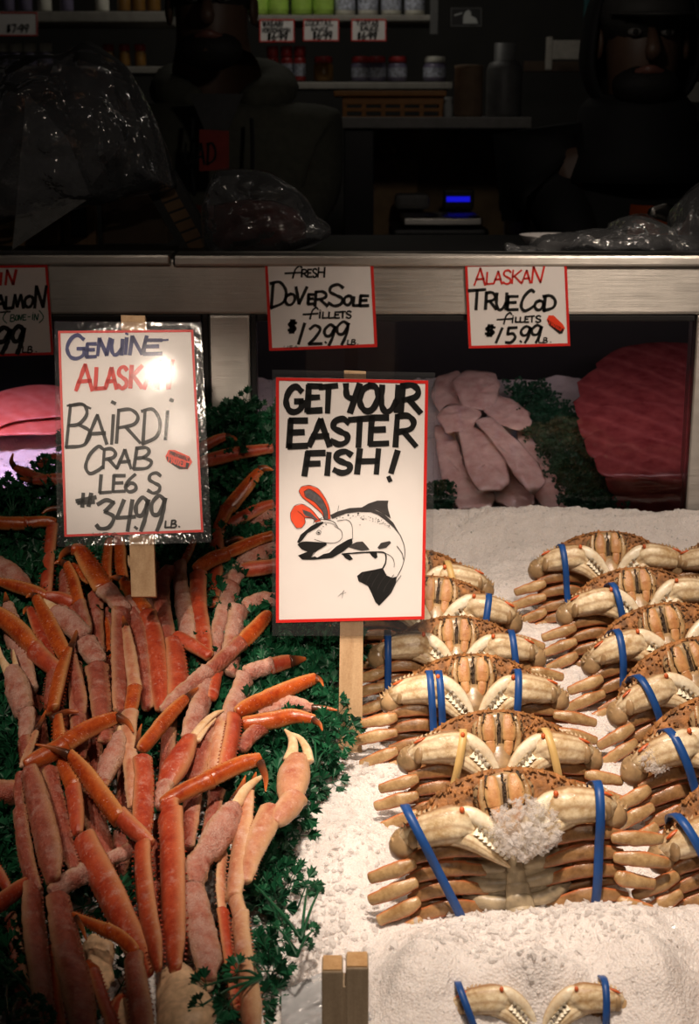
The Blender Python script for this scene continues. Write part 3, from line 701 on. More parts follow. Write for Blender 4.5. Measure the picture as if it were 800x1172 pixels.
        out.append(('wrist', k, M['wristm'], 'grey tan wrist of the claw', []))
        for j in range(4):
            y = -38 - 19*j + r.uniform(-3, 3); e = r.uniform(-7, 6) - 4*j*(j > 1); dp = 4 + 2.5*j + r.uniform(-2, 2)
            k = MB()
            sweep(k, X((28, y-2, 14-3*j), (66, y+5, 25-4*j), (104, y-1, 21-4*j)), [4.5*U, 7.6*U, 5*U], NF, 0.36, 18, 7, 0.0006, 160, 0.0, .4, j, (0, 1), .12, .08)
            sweep(k, X((46, y-11, 12-4*j), (84, y-9, 14-4*j), (112+e, y-10, 8-4*j)), [2.4*U, 4.6*U, 5*U], NF, 0.5, 14, 5, 0.0005, 160, 0.0, .4, j+9)
            k2 = MB(); sweep(k2, X((96, y-4, 24-4*j), (116+e, y-6-dp*.3, 25-4*j), (143+e, y-9-dp, 18-4*j)), [5*U, 7.4*U, 5.2*U], NF, 0.5, 18, 6, 0.0006, 160, 0.0, .5, j+4, (0, 1), 0, .08)
            out.append(('leg', k, M['crableg'], None, [('knee', k2, M['knee'], 'paler rounded knee')]))
    return out
def make_parts(root, sd):
    for name, k, mat, lab, subs in crab_meshes(sd):
        BASE[root.name] = V((0, 0, 0))
        o = k.build(name, mat, root); BASE[o.name] = V((0, 0, 0))
        if lab: o['label'] = lab
        for n2, k2, m2, l2 in subs:
            s = k2.build(n2, m2, o)
            if l2: s['label'] = l2
def copy_tree(o, parent=None):
    c = o.copy(); COL.objects.link(c)
    if parent is not None: c.parent = parent
    for ch in list(o.children): copy_tree(ch, c)
    return c
LEAN = math.radians(22)
def crab_band(root, x, mat, slant=0.0, lab=None, wd=8.5, low=-102):
    path = [(13,30),(7,42),(-8,48),(-28,46),(-48,37),(-74,30),(low+6,18),(low,2),(-74,-22),(-10,-22),(10,0)]
    pts = [V((x + slant*(p[0]+40)/60, p[0], p[1])) for p in path]
    ring = catmull(pts + [pts[0]], 4)[:-1]; n = len(ring); k = MB()
    for i, p in enumerate(ring):
        t = (ring[(i+1) % n] - ring[i-1]).normalized(); xx = V((1, 0, 0)); s = (xx - t*xx.dot(t)).normalized(); q = s.cross(t)
        for a, b_ in ((-1, -1), (1, -1), (1, 1), (-1, 1)): k.v.append((p + s*(a*wd/2) + q*(b_*1.1))*U)
    for i in range(n):
        for j in range(4):
            i2 = (i+1) % n; j2 = (j+1) % 4
            k.face((i*4+j, i*4+j2, i2*4+j2, i2*4+j), None, j % 2 == 0)
    BASE[root.name] = V((0, 0, 0))
    o = k.build('rubber_band', mat, root)
    if lab: o['label'] = lab
BB, BT = M['band_blue'], M['band_tan']
CRABS = [  # mouth px, roll, yaw, scale, extra height, bands [(x, mat, slant)], label
 (578, 921, 7, 0, 1.06, .034, [(-84, BB, -22), (86, BB, 8)], 'whole crab nearest in the middle column with ice lump over its mouth and blue bands'),
 (570, 847, 0, 2, 1.0, .004, [(-58, BT, 12), (66, BT, -14)], 'whole crab with tan rubber bands on both claws, middle column'),
 (541, 780, 1, 0, 1.0, .004, [(-56, BB, -3), (-44, BB, -3), (52, BB, 4)], 'whole crab behind the tan-banded one, doubled blue band on its left claw'),
 (522, 734, 0, 0, .97, .006, [(-98, BB, 0), (80, BB, -6)], 'whole crab third back in the middle column, right claw banded blue'),
 (500, 688, -5, 0, 1.02, .006, [(66, BB, 4)], 'whole crab half hidden by the big fish sign, one blue-banded claw showing'),
 (470, 655, 0, 0, 1.0, .008, [(66, BT, -14)], 'dark crab deepest behind the big fish sign with thin tan band'),
 (695, 634, 2, 0, 1.0, .006, [(-72, BB, -4)], 'whole crab at the back of the right column, nearest the glass, blue band at left'),
 (728, 677, 4, 4, 1.0, .006, [(-36, BB, -8)], 'whole crab second from the glass in the right column'),
 (759, 722, 9, 6, 1.05, .006, [(-78, BB, 6)], 'whole crab third from the glass in the right column, legs fanned low'),
 (789, 765, 14, 8, 1.05, .006, [(-72, BB, -8)], 'whole crab fourth from the glass with upright blue band, right column'),
 (824, 832, 12, 4, 1.1, .014, [(-58, BB, -10)], 'whole crab with a small ice lump on its legs and twisted blue band, right column'),
 (861, 922, 12, 4, 1.08, .016, [(-74, BB, -16)], 'whole crab cut by the picture edge, beside the nearest middle crab'),
 (848, 638, -3, 0, .95, .004, [], 'crab at the top right beside the glass post, mostly out of view'),
 (612, 1130, 2, 0, .76, -.030, [(-84, BB, -20), (84, BB, 3)], 'whole crab sunk in ice at the front, only claws and bands showing'),
 (962, 1112, 0, 0, 1.05, .004, [], 'crab at the lower right edge with only leg tips above the ice'),
]
protos = {}
CRAB_OBJ = []
for i, (px, py, roll, yaw, sc, dh, bands, lab) in enumerate(CRABS):
    p = on_ice(px, py, 0.066 + dh)
    root = bpy.data.objects.new('whole_crab', None); COL.objects.link(root); root.empty_display_size = .02
    tag(root, lab, 'crab', 'whole crabs bedded on the ice')
    var = (0, 1, 2, 1, 0, 2, 1, 0, 2, 0, 1, 0, 2, 1, 2)[i]
    if var not in protos: make_parts(root, 11 + var*5); protos[var] = root; proto_children = None
    else:
        for ch in [c for c in protos[var].children if not c.name.startswith('rubber_band')]: copy_tree(ch, root)
    for bx, mat, sl in bands: crab_band(root, bx*.93, mat, sl, 'blue rubber band' if mat is BB else 'tan rubber band')
    MW = Matrix.Translation(p) @ Matrix.Rotation(math.radians(yaw), 4, 'Z') @ Matrix.Rotation(math.pi/2 - LEAN, 4, 'X') @ Matrix.Rotation(math.radians(roll), 4, 'Z') @ Matrix.Scale(sc, 4)
    root.matrix_world = MW; CRAB_OBJ.append((root, p, MW, sc))

# ---------- crushed ice ----------
def ice_edge(py): return lerp(py, [560, 720, 850, 890, 930, 970, 1005, 1025, 1060, 1100, 1172], [430, 400, 386, 374, 352, 322, 306, 345, 352, 330, 300])
def fbm(x, y, z=0.0, o=4):
    v, a, f = 0, 1, 1
    for _ in range(o): v += a*mnoise.noise(V((x*f, y*f, z+7.3*f))); a *= .55; f *= 2.1
    return v
nx, ny = 520, 520
X0, X1, Yn, Yf = -0.62, 0.70, 0.80, 2.035
MOUND = []
_c = CRAB_OBJ[13][1]; MOUND += [(_c.x, _c.y+.035, .026, .15, .10), (_c.x-.10, _c.y-.005, .030, .035, .05), (_c.x+.10, _c.y-.005, .030, .035, .05), (_c.x, _c.y-.004, .040, .05, .024)]
for px, py, h, rx, ry in [(612, 1172, .012, .10, .05), (520, 1100, .012, .08, .05), (680, 1095, .014, .1, .05), (760, 1080, .018, .08, .05), (735, 1150, .022, .05, .05), (470, 1030, .012, .08, .06), (400, 980, .012, .06, .07), (330, 1100, .010, .04, .04), (500, 1150, .02, .05, .04)]:
    p = on_ice(px, py); MOUND.append((p.x, p.y, h, rx, ry))
def ice_h(x, y):
    z = ice_z(y) + 0.009*fbm(x*9, y*9) + 0.0018*fbm(x*60, y*60, 2.0, 4)
    z += 0.0022*(1-2*abs(mnoise.noise(V((x*150, y*150, 4.0)))))
    if y > 1.93: z += .024*min(1, (y-1.93)/.08)
    for mx, my, h, rx, ry in MOUND:
        d = ((x-mx)/rx)**2 + ((y-my)/ry)**2
        if d < 4: z += h*math.exp(-d*1.2)
    return z
k = MB()
for j in range(ny+1):
    y = Yn + (Yf-Yn)*(j/ny)**1.25
    for i in range(nx+1):
        x = X0 + (X1-X0)*i/nx; k.v.append(V((x, y, ice_h(x, y))))
for j in range(ny):
    for i in range(nx):
        a = j*(nx+1)+i; k.face((a, a+1, a+nx+2, a+nx+1))
o = k.build('crushed_ice', M['ice']); tag(o, 'bed of white crushed ice under the crabs', 'ice', kind='stuff'); k = MB()
rnd = random.Random(5)
bmI = bmesh.new(); bmI.free(); IV = [V(q) for q in ((1,0,0),(-1,0,0),(0,1,0),(0,-1,0),(0,0,1),(0,0,-1))]; IF = [(0,2,4),(2,1,4),(1,3,4),(3,0,4),(2,0,5),(1,2,5),(3,1,5),(0,3,5)]
def chunk(k, c, r, rnd):
    i0 = len(k.v); R = Matrix.Rotation(rnd.uniform(0, 6.28), 3, V((rnd.uniform(-1,1), rnd.uniform(-1,1), rnd.uniform(-1,1))).normalized())
    s = V((rnd.uniform(.5, 1.3), rnd.uniform(.5, 1.3), rnd.uniform(.35, .9)))
    for v in IV: k.v.append(V(c) + R @ V((v.x*s.x, v.y*s.y, v.z*s.z))*r*rnd.uniform(.75, 1.2))
    for f in IF: k.face([i0+q for q in f], None, False)
for i in range(26000):
    y = Yn + 0.05 + (Yf-Yn-0.06)*rnd.random()**1.3; x = rnd.uniform(-.5, .62)
    r = 0.0007 + 0.0015*rnd.random()**3
    chunk(k, (x, y, ice_h(x, y) + r*0.15), r, rnd)
# ragged heaps of coarser ice along the left edge and over the buried crab
for px, py, n, sp, rr in [(330, 1010, 60, .02, .004), (395, 1000, 60, .03, .004), (370, 1045, 60, .02, .005), (340, 1105, 110, .028, .006), (375, 1080, 70, .02, .005), (612, 1100, 140, .03, .004), (545, 1115, 100, .025, .004), (690, 1105, 120, .03, .004),
                          (500, 1040, 60, .03, .004), (612, 1165, 60, .015, .004), (20, 1100, 60, .02, .006), (440, 900, 60, .03, .004)]:
    c = on_ice(px, py)
    for i in range(n):
        x = c.x + rnd.gauss(0, sp); y = c.y + rnd.gauss(0, sp); r = rr*rnd.uniform(.4, 1.1)
        chunk(k, (x, y, ice_h(x, y) + r*.4), r, rnd)
o = k.build('ice_grains', M['grain']); tag(o, 'loose glittering grains scattered over the crushed ice bed', 'ice', kind='stuff')
# lumps of clear ice lying on crabs
def lump(px, py, idx, spread, n, rr, lab, dz):
    root, p, MW, sc = CRAB_OBJ[idx]; k = MB(); rnd2 = random.Random(n)
    inv = MW.inverted()
    r = ratio(py)
    # centre on the crab's front, dz in front of its face plane
    nrm = (MW.to_3x3() @ V((0, 0, 1))).normalized(); q0 = MW @ V((0, 0, dz*U))
    ray = at(px, py, 1.0) - V((0, 0, CZ)); tt = (q0 - V((0, 0, CZ))).dot(nrm) / ray.dot(nrm); c = V((0, 0, CZ)) + ray*tt
    up = (MW.to_3x3() @ V((0, 1, 0))).normalized(); rt = (MW.to_3x3() @ V((1, 0, 0))).normalized()
    def fn(d, th, ph): return d*(1 + .28*mnoise.noise(d*70) + .12*mnoise.noise(d*220))
    ellipsoid(k, c, rt*spread*.85, up*spread*.7, nrm*spread*.25, 30, 20, 0, 1, fn)
    for i in range(n):
        a, rad = rnd2.uniform(0, 6.28), spread*rnd2.random()**.5
        chunk(k, c + rt*rad*math.cos(a) + up*rad*.85*math.sin(a) + nrm*spread*.30*math.sqrt(max(0, 1-(rad/spread)**2)), rr*rnd2.uniform(.4, 1.1), rnd2)
    tag(k.build('ice_lump', M['lumpice']), lab, 'ice')
lump(600, 948, 0, .032, 420, .0042, 'large glassy ice lump over the mouth of the nearest crab', 40)
lump(752, 868, 10, .018, 200, .003, 'small glassy ice lump on the legs of a crab at right', 34)
# ---------- snow crab legs: traced chains of shell segments, each at its own depth in the pile ----------
NP = V((0, -0.9, 0.42))
JIT = {'orange': .0002, 'red': .0006, 'pink': .0011, 'frost': .0017, 'tan': .0008, 'tip': .0001, 'ivory': .0002, 'joint': .0008}
def leg(lab, layer, segs, cat='crab leg', group='crab legs heaped in the pile'):
    """segs: (part name, material, [(px, py, half width px)...]); layer: how far in front of the pile's bed."""
    zs = []
    first = segs[-1][2][-1]
    Yb = pile_y(first[1]) - .018*layer
    root = thing('snow_crab_leg', lab, cat, at(first[0], first[1], Yb), group)
    tw = V((random.Random(int(first[0]*3+first[1])).uniform(-.6, .6), 0, 0))
    for j, (nm, mt, pts) in enumerate(segs):
        k = MB(); P, W = [], []
        for x, y, w in pts:
            Y = pile_y(y) - .018*layer
            P.append(at(x, y, Y)); W.append(w*mpp(Y, y)*.94)
        if j == 1 and nm == 'lower_segment' and segs[0][0] == 'toe': W[0] *= .82; W[1:2] = [W[1]*.95]
        if nm == 'toe' and W[0] < W[-1]: P.reverse(); W.reverse()
        if nm not in ('toe', 'pincer') and len(P) > 1: P[-1] = P[-1] + (P[-1]-P[-2]).normalized()*.0045
        nn = max(3, int(sum((a-b_).length for a, b_ in zip(P, P[1:]))/.006/max(1, len(P)-1)))
        sweep(k, P, W, NP + tw, 0.7 if nm != 'toe' else .8, 20, max(6, min(nn, 14)), JIT[mt], 260, 0.0, 0.28 if nm != 'palm' else .5, layer*3.1+j, (0, 1), (0 if j == 1 and segs[0][0] == 'toe' else 0.12) if nm in ('upper_segment', 'lower_segment', 'knee') else 0, 0.17 if nm in ('upper_segment', 'lower_segment') else 0)
        if mt in ('orange', 'red', 'tan', 'pink') and nm in ('upper_segment', 'lower_segment') and len(P) > 1:   # rows of fine spines on the edges
            cen = catmull(P, 6); wr = catmull([V((w, 0, 0)) for w in W], 6)
            for i in range(1, len(cen)-1):
                t = (cen[i+1]-cen[i-1]).normalized(); s = t.cross(NP).normalized()
                for sg in (-1, 1): cone(k, cen[i] + s*sg*wr[i].x*.93, (s*sg*.0022 + t*.0008), .0011, 5)
        k.build(nm, M[mt], root)
    return root
def tl(*a): return ('toe', 'tip', list(a))
def up(m, *a): return ('upper_segment', m, list(a))
def lo(m, *a): return ('lower_segment', m, list(a))
def kn(m, *a): return ('knee', m, list(a))
def pl(m, *a): return ('palm', m, list(a))
def fi(*a): return ('pincer', 'ivory', list(a))
# -- nearest layer, lower left
leg('long orange leg rising to a sharp dark toe left of centre in the pile', 4, [tl((90,716,1),(86,728,3.5),(80,745,6)), lo('orange',(79,743,7),(71,765,11),(65,790,11.5),(61,810,10))])
leg('bright red-orange leg chain bending down through the middle of the pile', 4, [tl((90,815,1),(76,815,4),(60,823,6)), lo('orange',(66,822,9),(68,845,10),(73,872,10),(84,898,11.5)), kn('red',(84,903,11),(87,925,12),(89,950,9.5)), up('red',(96,962,15),(107,985,18),(125,1020,19),(142,1055,18),(160,1092,17),(168,1110,13))])
leg('orange leg slanting down right with a black toe, above the short red stub', 5, [tl((40,852,1),(58,856,3.5),(79,864,6.5)), lo('orange',(80,863,8),(98,885,11),(116,910,12),(134,934,11.5)), kn('red',(137,933,11),(152,948,12.5),(170,963,9)), up('red',(163,968,11),(164,1000,13.5),(170,1047,14.5),(177,1080,12.5),(181,1105,8))])
leg('leg with curved orange toe hooking right over the left pile', 4.5, [tl((153,838,1),(146,827,4),(134,821,6.5)), lo('orange',(135,820,8),(115,828,10),(95,838,11),(78,849,11.5)), kn('orange',(74,853,11.5),(55,863,12),(34,873,9)), up('pink',(33,882,10),(39,900,14),(48,937,17),(57,975,17),(61,1003,13))])
leg('thin frosted leg along the far left of the lower pile', 3.6, [tl((53,812,1),(48,824,3),(42,836,4)), lo('tan',(41,838,5),(34,856,5.5),(28,874,5)), kn('pink',(24,886,6.5),(22,905,7.5),(23,920,7)), up('pink',(23,925,8),(27,962,9.5),(34,998,9.5),(42,1015,8))])
leg('pink leg with stubby frosted knee at lower left, broad at its foot', 3.8, [lo('pink',(57,880,8),(67,925,9.5),(76,968,9.5),(84,990,9)), kn('frost',(97,1000,12),(80,1008,13),(63,1019,11)), up('pink',(66,1027,12),(72,1060,16),(79,1095,18),(88,1130,19),(96,1180,18))])
leg('pink leg bent square at the lower left edge of the pile', 3.4, [kn('red',(-14,1042,11),(2,1032,11.5),(27,1013,10)), up('pink',(38,1014,11),(38,1050,14.5),(44,1100,15),(50,1150,14),(54,1185,13))])
leg('short dull red leg end poking in beside the square-bent leg', 2.6, [lo('red',(-12,985,7),(0,1002,7),(8,1016,6))])
leg('thin bent leg with orange knee low in the pile', 4.6, [tl((99,1076,1),(94,1062,3.2),(87,1050,4)), lo('orange',(83,1046,3.5),(102,1056,6),(122,1065,8.5)), kn('orange',(122,1064,8.5),(138,1073,9.5),(152,1086,9.5)), up('pink',(153,1096,11),(156,1125,14.5),(161,1155,15),(164,1190,15))])
leg('short red stub leg with an open orange end near the bottom', 3.6, [kn('orange',(99,1104,7),(107,1110,7.5)), up('red',(108,1112,7),(116,1138,8),(127,1167,9),(130,1185,8))])
leg('broad bright red leg standing upright with a frost patch, lower middle', 4.6, [tl((304,906,1),(304,890,4),(298,873,6)), lo('orange',(298,868,8),(275,875,10),(245,889,10.5)), kn('orange',(241,892,11),(215,904,11.5),(191,917,10)), kn('red',(194,921,13),(195,928,13)), up('red',(195,932,15),(197,970,17),(198,1020,17.5),(199,1070,17),(201,1104,12))])
leg('frosted clawed leg with spiny foot and curved ivory finger, right of the broad red leg', 4.4, [fi((305,886,1),(292,894,4),(280,905,6),(271,920,7)), tl((281,888,1),(276,902,4),(266,918,5)), pl('frost',(268,924,11),(261,938,17),(250,955,19),(241,970,17)), kn('frost',(236,975,13),(226,990,16),(224,1006,14)), up('frost',(221,1016,12),(224,1035,15),(229,1060,17),(236,1090,17),(238,1114,12))])
leg('tan-edged leg with pointed toe standing along the right side of the pile', 4.0, [tl((293,884,1),(290,894,4),(286,906,6)), lo('tan',(286,906,7),(280,940,11),(274,980,12),(268,1022,11)), kn('tan',(270,1030,10),(274,1045,11.5)), up('tan',(275,1049,11),(277,1075,12),(280,1100,13),(286,1140,15),(290,1185,15))])
leg('thin tan leg squeezed between the frosted clawed leg and the tan-edged leg', 3.4, [lo('tan',(256,975,5),(253,1000,6.5),(254,1036,7)), up('red',(255,1042,7),(259,1075,7.5),(265,1112,8),(272,1150,8))])
leg('pale tan claw leg standing apart over the ice, toothed ivory pincer open', 4.2, [fi((326,835,1.5),(334,845,5),(335,858,7),(331,870,8)), fi((330,838,1.2),(343,845,3.5),(351,858,5.5),(353,872,7)), pl('tan',(341,868,13),(337,885,20),(334,902,19),(333,912,14)), kn('tan',(338,912,15),(330,924,16),(318,938,12)), up('tan',(311,926,12),(303,945,15),(295,962,14),(286,985,12),(282,1005,10))])
leg('orange leg reaching right below the big sign with drooping toe', 3.8, [tl((370,785,1),(367,779,3),(360,776,6)), lo('orange',(361,776,7.5),(338,785,9),(310,797,9.5)), kn('orange',(307,799,10),(290,806,11),(275,814,10)), up('red',(268,822,9.5),(266,840,10.5),(261,865,10.5),(257,885,9.5))])
leg('dark orange leg under it, toe hooked down to the right', 3.2, [tl((369,836,1),(366,829,3),(359,824,5)), lo('orange',(360,823,6),(335,820,9),(310,825,10),(284,828,8)), up('tan',(252,822,8.5),(249,845,9),(246,870,9),(243,895,8))])
leg('pale pink leg pointing right with slim orange toe touching the stake', 2.6, [tl((386,813,1),(374,811,3),(357,810,4.5)), lo('frost',(357,810,6),(335,806,10),(318,810,10),(300,818,8)), kn('pink',(300,832,10),(285,845,10),(278,855,9))])
leg('frosty pink leg with bent knee and red end right of the pile centre', 3.0, [tl((350,754,2),(343,755,5),(333,757,8)), lo('red',(334,756,8),(322,759,9),(312,762,9)), kn('frost',(311,762,10),(296,766,11),(285,770,11)), up('frost',(280,776,11),(274,795,13),(265,815,13),(258,835,12))])
leg('long diagonal leg, orange toe end up right and frosted pink below', 3.9, [lo('orange',(309,702,4),(304,706,7),(292,720,9),(278,734,9.5)), kn('pink',(276,735,9.5),(258,752,10),(240,768,10)), up('frost',(238,769,10),(222,782,10),(205,797,10),(190,812,9))])
leg('wet red and pink leg below the diagonal one', 3.2, [kn('red',(249,768,7),(246,782,8),(243,797,8)), up('frost',(238,782,9),(232,800,12),(224,822,13),(216,845,12))])
leg('red-orange leg bent like an arrowhead in the pile middle', 3.4, [kn('red',(240,751,7),(222,740,9),(204,729,9)), up('red',(199,733,9),(202,755,12),(204,780,13),(202,805,12))])
leg('pink column leg with frosted cap left of the orange bent one', 2.4, [kn('orange',(221,620,5),(216,632,6.5),(211,642,7)), up('frost',(205,647,9),(208,680,11),(213,712,13),(217,738,12))])
leg('orange leg bent over toward the big sign edge, shiny toe', 3.0, [lo('orange',(312,613,5.5),(295,618,6.5),(262,632,8)), kn('orange',(260,634,8.5),(243,640,10),(227,650,9)), up('red',(227,657,9),(227,690,10),(231,720,10),(236,748,9))])
leg('orange leg rising behind toward the top of the pile, thin toe bent right', 1.4, [tl((313,538,1),(304,536,4),(297,538,6)), lo('orange',(297,539,7),(284,555,8.5),(264,579,9)), kn('orange',(260,582,9),(250,604,8)), up('red',(248,612,9),(248,640,9.5),(246,668,9),(244,690,8))])
leg('dull orange slanting leg half hidden by the big sign', 1.0, [lo('red',(313,577,5),(300,581,7),(278,592,8),(258,604,6))])
leg('pale frosted leg stump behind the dull orange leg', 0.4, [up('frost',(316,592,12),(296,592,12),(276,594,9),(262,600,7))])
leg('thick dark red leg lying level between the two big signs', 0.8, [lo('red',(312,513,5),(290,516,7),(262,521,8.5),(232,529,8))])
leg('thin dark red leg with hooked toe above the level dark red leg', 0.4, [tl((274,510,1),(268,502,3),(259,499,4.5)), lo('red',(259,499,5),(247,504,6),(230,513,6))])
leg('small orange toe between legs right of the tilted sign', 2.0, [tl((282,618,1),(272,616,3),(258,621,4))])
leg('frosted pink leg disappearing under the big sign edge', 1.6, [lo('frost',(316,626,11),(300,632,12),(280,643,11)), kn('frost',(278,646,10),(262,664,9),(254,678,8))])
leg('dark red and pink leg with knob knee beside the big sign', 2.2, [lo('red',(316,648,8),(298,650,9),(281,652,9)), kn('frost',(274,653,10),(267,664,11)), up('frost',(265,670,10),(259,695,11.5),(250,725,10.5),(245,752,9))])
leg('crusty frosted leg bent at the lower corner of the big sign', 2.6, [kn('frost',(316,687,9),(300,686,10),(284,693,11)), up('frost',(273,698,11),(269,718,11.5),(265,742,12),(264,768,11))])
# -- left top
leg('glossy orange leg lying level at the left edge below the sign corner', 1.6, [lo('orange',(-14,596,7),(5,599,8),(28,599,8)), kn('orange',(30,599,8),(48,597,7.5),(60,598,7)), up('red',(60,604,8),(57,630,9),(54,660,9.5),(52,690,9))])
leg('thin dark leg with sickle toe against the purple-lit ice', 0.4, [tl((15,519,1),(13,528,3),(17,535,4)), lo('red',(17,535,4.5),(30,541,5.5),(48,548,6),(66,550,6))])
leg('dark red leg lying level under the sickle toe', 0.8, [tl((23,547,1),(30,549,3),(38,550,4)), lo('red',(38,550,5.5),(52,549,6.5),(72,548,7))])
leg('small dark toe arching up by the tilted sign edge', 0.2, [lo('red',(45,533,3),(52,527,4.5),(62,525,6),(74,529,6))])
leg('little curved orange toe low beside the tilted sign', 1.0, [tl((48,588,1),(56,583,3),(70,581,4))])
leg('pink frosted leg stub at the upper left edge', 1.6, [up('frost',(-14,645,13),(2,652,14),(16,660,13),(30,672,9))])
leg('orange to red leg slanting across the upper left', 2.2, [lo('orange',(-8,664,3),(14,670,7),(34,676,8),(50,682,7.5)), kn('red',(54,684,8),(68,685,9),(80,690,9)), up('pink',(83,698,8),(87,720,9),(90,742,9))])
leg('big orange leg arched under the tilted sign, frosted below its knee', 3.2, [tl((67,643,1),(72,634,4),(82,628,6)), lo('orange',(82,629,7),(92,631,9),(103,648,12),(118,672,13)), kn('frost',(122,676,13),(134,689,12),(142,697,11)), up('pink',(139,701,11),(137,735,11.5),(138,780,11.5),(137,812,11))])
leg('tall pink column leg with a pale frost flake, just right of the arched leg', 2.6, [kn('frost',(146,688,9),(155,705,10),(160,722,8)), up('pink',(154,700,9),(160,727,11.5),(164,765,12),(169,808,9))])
leg('orange leg with short dark toe bending down into red, upper middle', 3.0, [tl((126,661,1),(132,661,3.5),(140,663,5)), lo('orange',(140,662,6.5),(150,677,8.5),(165,698,9.5)), up('red',(168,703,10),(175,725,11.5),(181,762,12.5),(186,808,12))])
leg('pale frosted claw pointing up in front of the tilted sign stake', 2.8, [fi((149,625,1),(153,633,4),(157,642,6)), fi((147,636,1),(149,644,3),(152,650,4)), pl('frost',(158,645,10),(162,657,13.5),(165,676,12),(168,695,9))])
leg('short glossy orange leg end under the tilted sign', 2.0, [lo('orange',(125,618,4.5),(123,636,6),(122,654,6.5),(124,676,6))])
leg('tan-edged orange leg end beside the stake of the tilted sign', 2.1, [lo('orange',(135,612,6),(138,632,7.5),(139,652,7.5),(146,680,6))])
leg('pink column leg with rounded top right of the tilted sign stake', 2.6, [up('pink',(196,652,8),(186,664,9.5),(185,690,10),(189,718,10.5),(195,748,10))])
leg('slim tan-orange leg with needle toe in front of the tall pink columns', 3.8, [tl((140,704,1),(142,711,3.5),(144,719,5)), lo('tan',(144,718,6),(149,748,7.5),(154,785,8)), kn('orange',(154,788,9),(152,800,9.5),(150,812,9)), up('tan',(149,816,9),(147,840,9.5),(150,880,9),(152,920,8))])
leg('glossy orange leg with dark hook toe, upper left', 2.9, [tl((62,645,1),(68,643,3.5),(76,646,5)), lo('orange',(76,646,6.5),(84,665,8),(90,690,8.5)), kn('pink',(91,692,9),(96,708,9.5),(100,722,8.5))])
leg('thin orange leg tucked under the arched leg', 2.2, [lo('orange',(81,648,5),(91,655,6),(102,664,6))])
leg('orange leg with a yellow ridge, dark toe bent left', 3.2, [tl((30,684,1),(35,681,3.5),(41,683,5)), lo('orange',(41,684,7),(52,705,9),(63,728,10),(73,747,9)), up('pink',(80,755,9),(88,785,10),(92,815,10))])
leg('frosted claw leg with white ice on its wrist, upper left', 3.5, [fi((50,686,1.5),(56,692,5),(63,699,8)), pl('frost',(63,699,9),(78,711,14),(93,726,13)), kn('frost',(99,736,13),(105,746,14),(112,756,12)), up('pink',(111,764,12),(114,790,12.5),(117,822,11.5),(120,845,10))])
leg('wide orange leg slanting down from the left edge', 3.6, [lo('orange',(-12,700,9),(4,708,11),(20,721,12),(37,739,12)), kn('red',(40,744,12.5),(53,757,12.5),(66,768,10)), up('pink',(61,772,9),(58,790,9),(56,805,8))])
leg('little hooked brown toe leg between the two upper left claws', 2.8, [tl((27,703,1),(29,698,3),(34,696,4)), lo('red',(34,696,5),(41,714,6.5),(50,734,7),(57,752,6))])
leg('frosted claw leg at the left edge, ivory pincers pointing up', 3.4, [fi((-2,738,1.5),(2,754,4),(9,768,7)), fi((15,744,1.2),(17,756,3.5),(19,768,5)), pl('frost',(13,768,11),(20,786,17.5),(27,810,15)), kn('frost',(31,818,12),(31,830,12.5),(29,842,9)), up('pink',(28,846,8),(29,858,7.5),(30,872,7))])
leg('dim frosted leg behind the left edge claw', 2.0, [tl((6,678,1),(7,686,4),(8,694,6)), up('frost',(8,694,8),(15,722,13),(26,755,13),(34,790,11))])
leg('narrow pink leg with red end left of the column legs', 3.0, [up('pink',(85,760,8),(88,795,9.5),(90,832,9.5),(93,864,8))])
leg('dark pink leg deep between the upper columns', 1.8, [up('pink',(110,680,9),(110,720,9.5),(113,760,9))])
leg('deep orange leg sliver behind the tall columns', 1.6, [lo('orange',(121,708,2.5),(124,725,5),(127,752,6))])
leg('pink claw palm with tan stripe lying in the pile middle', 3.6, [fi((137,826,2),(137,834,4),(137,842,5)), pl('frost',(136,842,9),(133,858,14.5),(126,874,16),(120,890,11)), kn('pink',(118,896,9),(112,910,9))])
leg('slim orange leg with dark upright toe, pile middle', 4.2, [tl((227,787,1),(221,792,3.5),(213,799,5)), lo('orange',(213,799,6.5),(200,812,8),(186,828,8.5)), kn('orange',(183,832,9),(173,844,9.5),(164,855,9)), up('red',(163,868,10),(165,890,11.5),(164,925,12.5),(162,958,12)), ])
leg('needle-thin dark toe standing beside the slim orange leg', 4.0, [tl((162,829,1),(159,840,3),(157,856,4.5))])
leg('orange clawed leg with long curved white finger in the pile centre', 4.2, [fi((256,813,1),(246,817,3.5),(234,827,5.5),(222,842,6.5)), fi((247,822,1),(236,834,3),(226,848,5)), pl('red',(217,846,11),(208,864,17),(199,882,18),(193,894,13)), kn('frost',(190,898,12),(187,908,12),(185,920,10))])
leg('frosted pink leg column right of the white finger claw', 3.0, [kn('frost',(240,828,10),(234,848,12)), up('pink',(232,854,12),(226,880,12),(220,915,11),(216,965,10))])
leg('dark pink leg deep behind the ivory finger', 2.4, [up('pink',(248,905,9),(243,935,9),(238,965,9),(236,990,8))])
leg('dusky pink leg deep between the crossing orange legs', 2.2, [up('pink',(104,898,9),(107,930,12),(114,958,13),(124,990,11))])
leg('short pink and orange leg piece lying across the gap', 3.0, [kn('frost',(153,971,9),(138,978,9),(124,984,7))])
leg('cut pink leg end lying level at the left edge', 2.8, [up('pink',(-16,905,14),(0,907,15),(18,908,14))])
leg('dim pink leg behind the lower left edge', 1.6, [up('pink',(12,1050,8),(18,1085,11),(24,1120,11),(30,1160,11))])
leg('narrow red strip of leg between two lower left columns', 2.4, [up('red',(58,1085,6),(62,1120,8),(68,1170,9),(70,1190,9))])
leg('small dark red leg chip near the bottom edge', 2.6, [lo('red',(142,1140,4),(136,1148,6.5),(130,1160,6))])
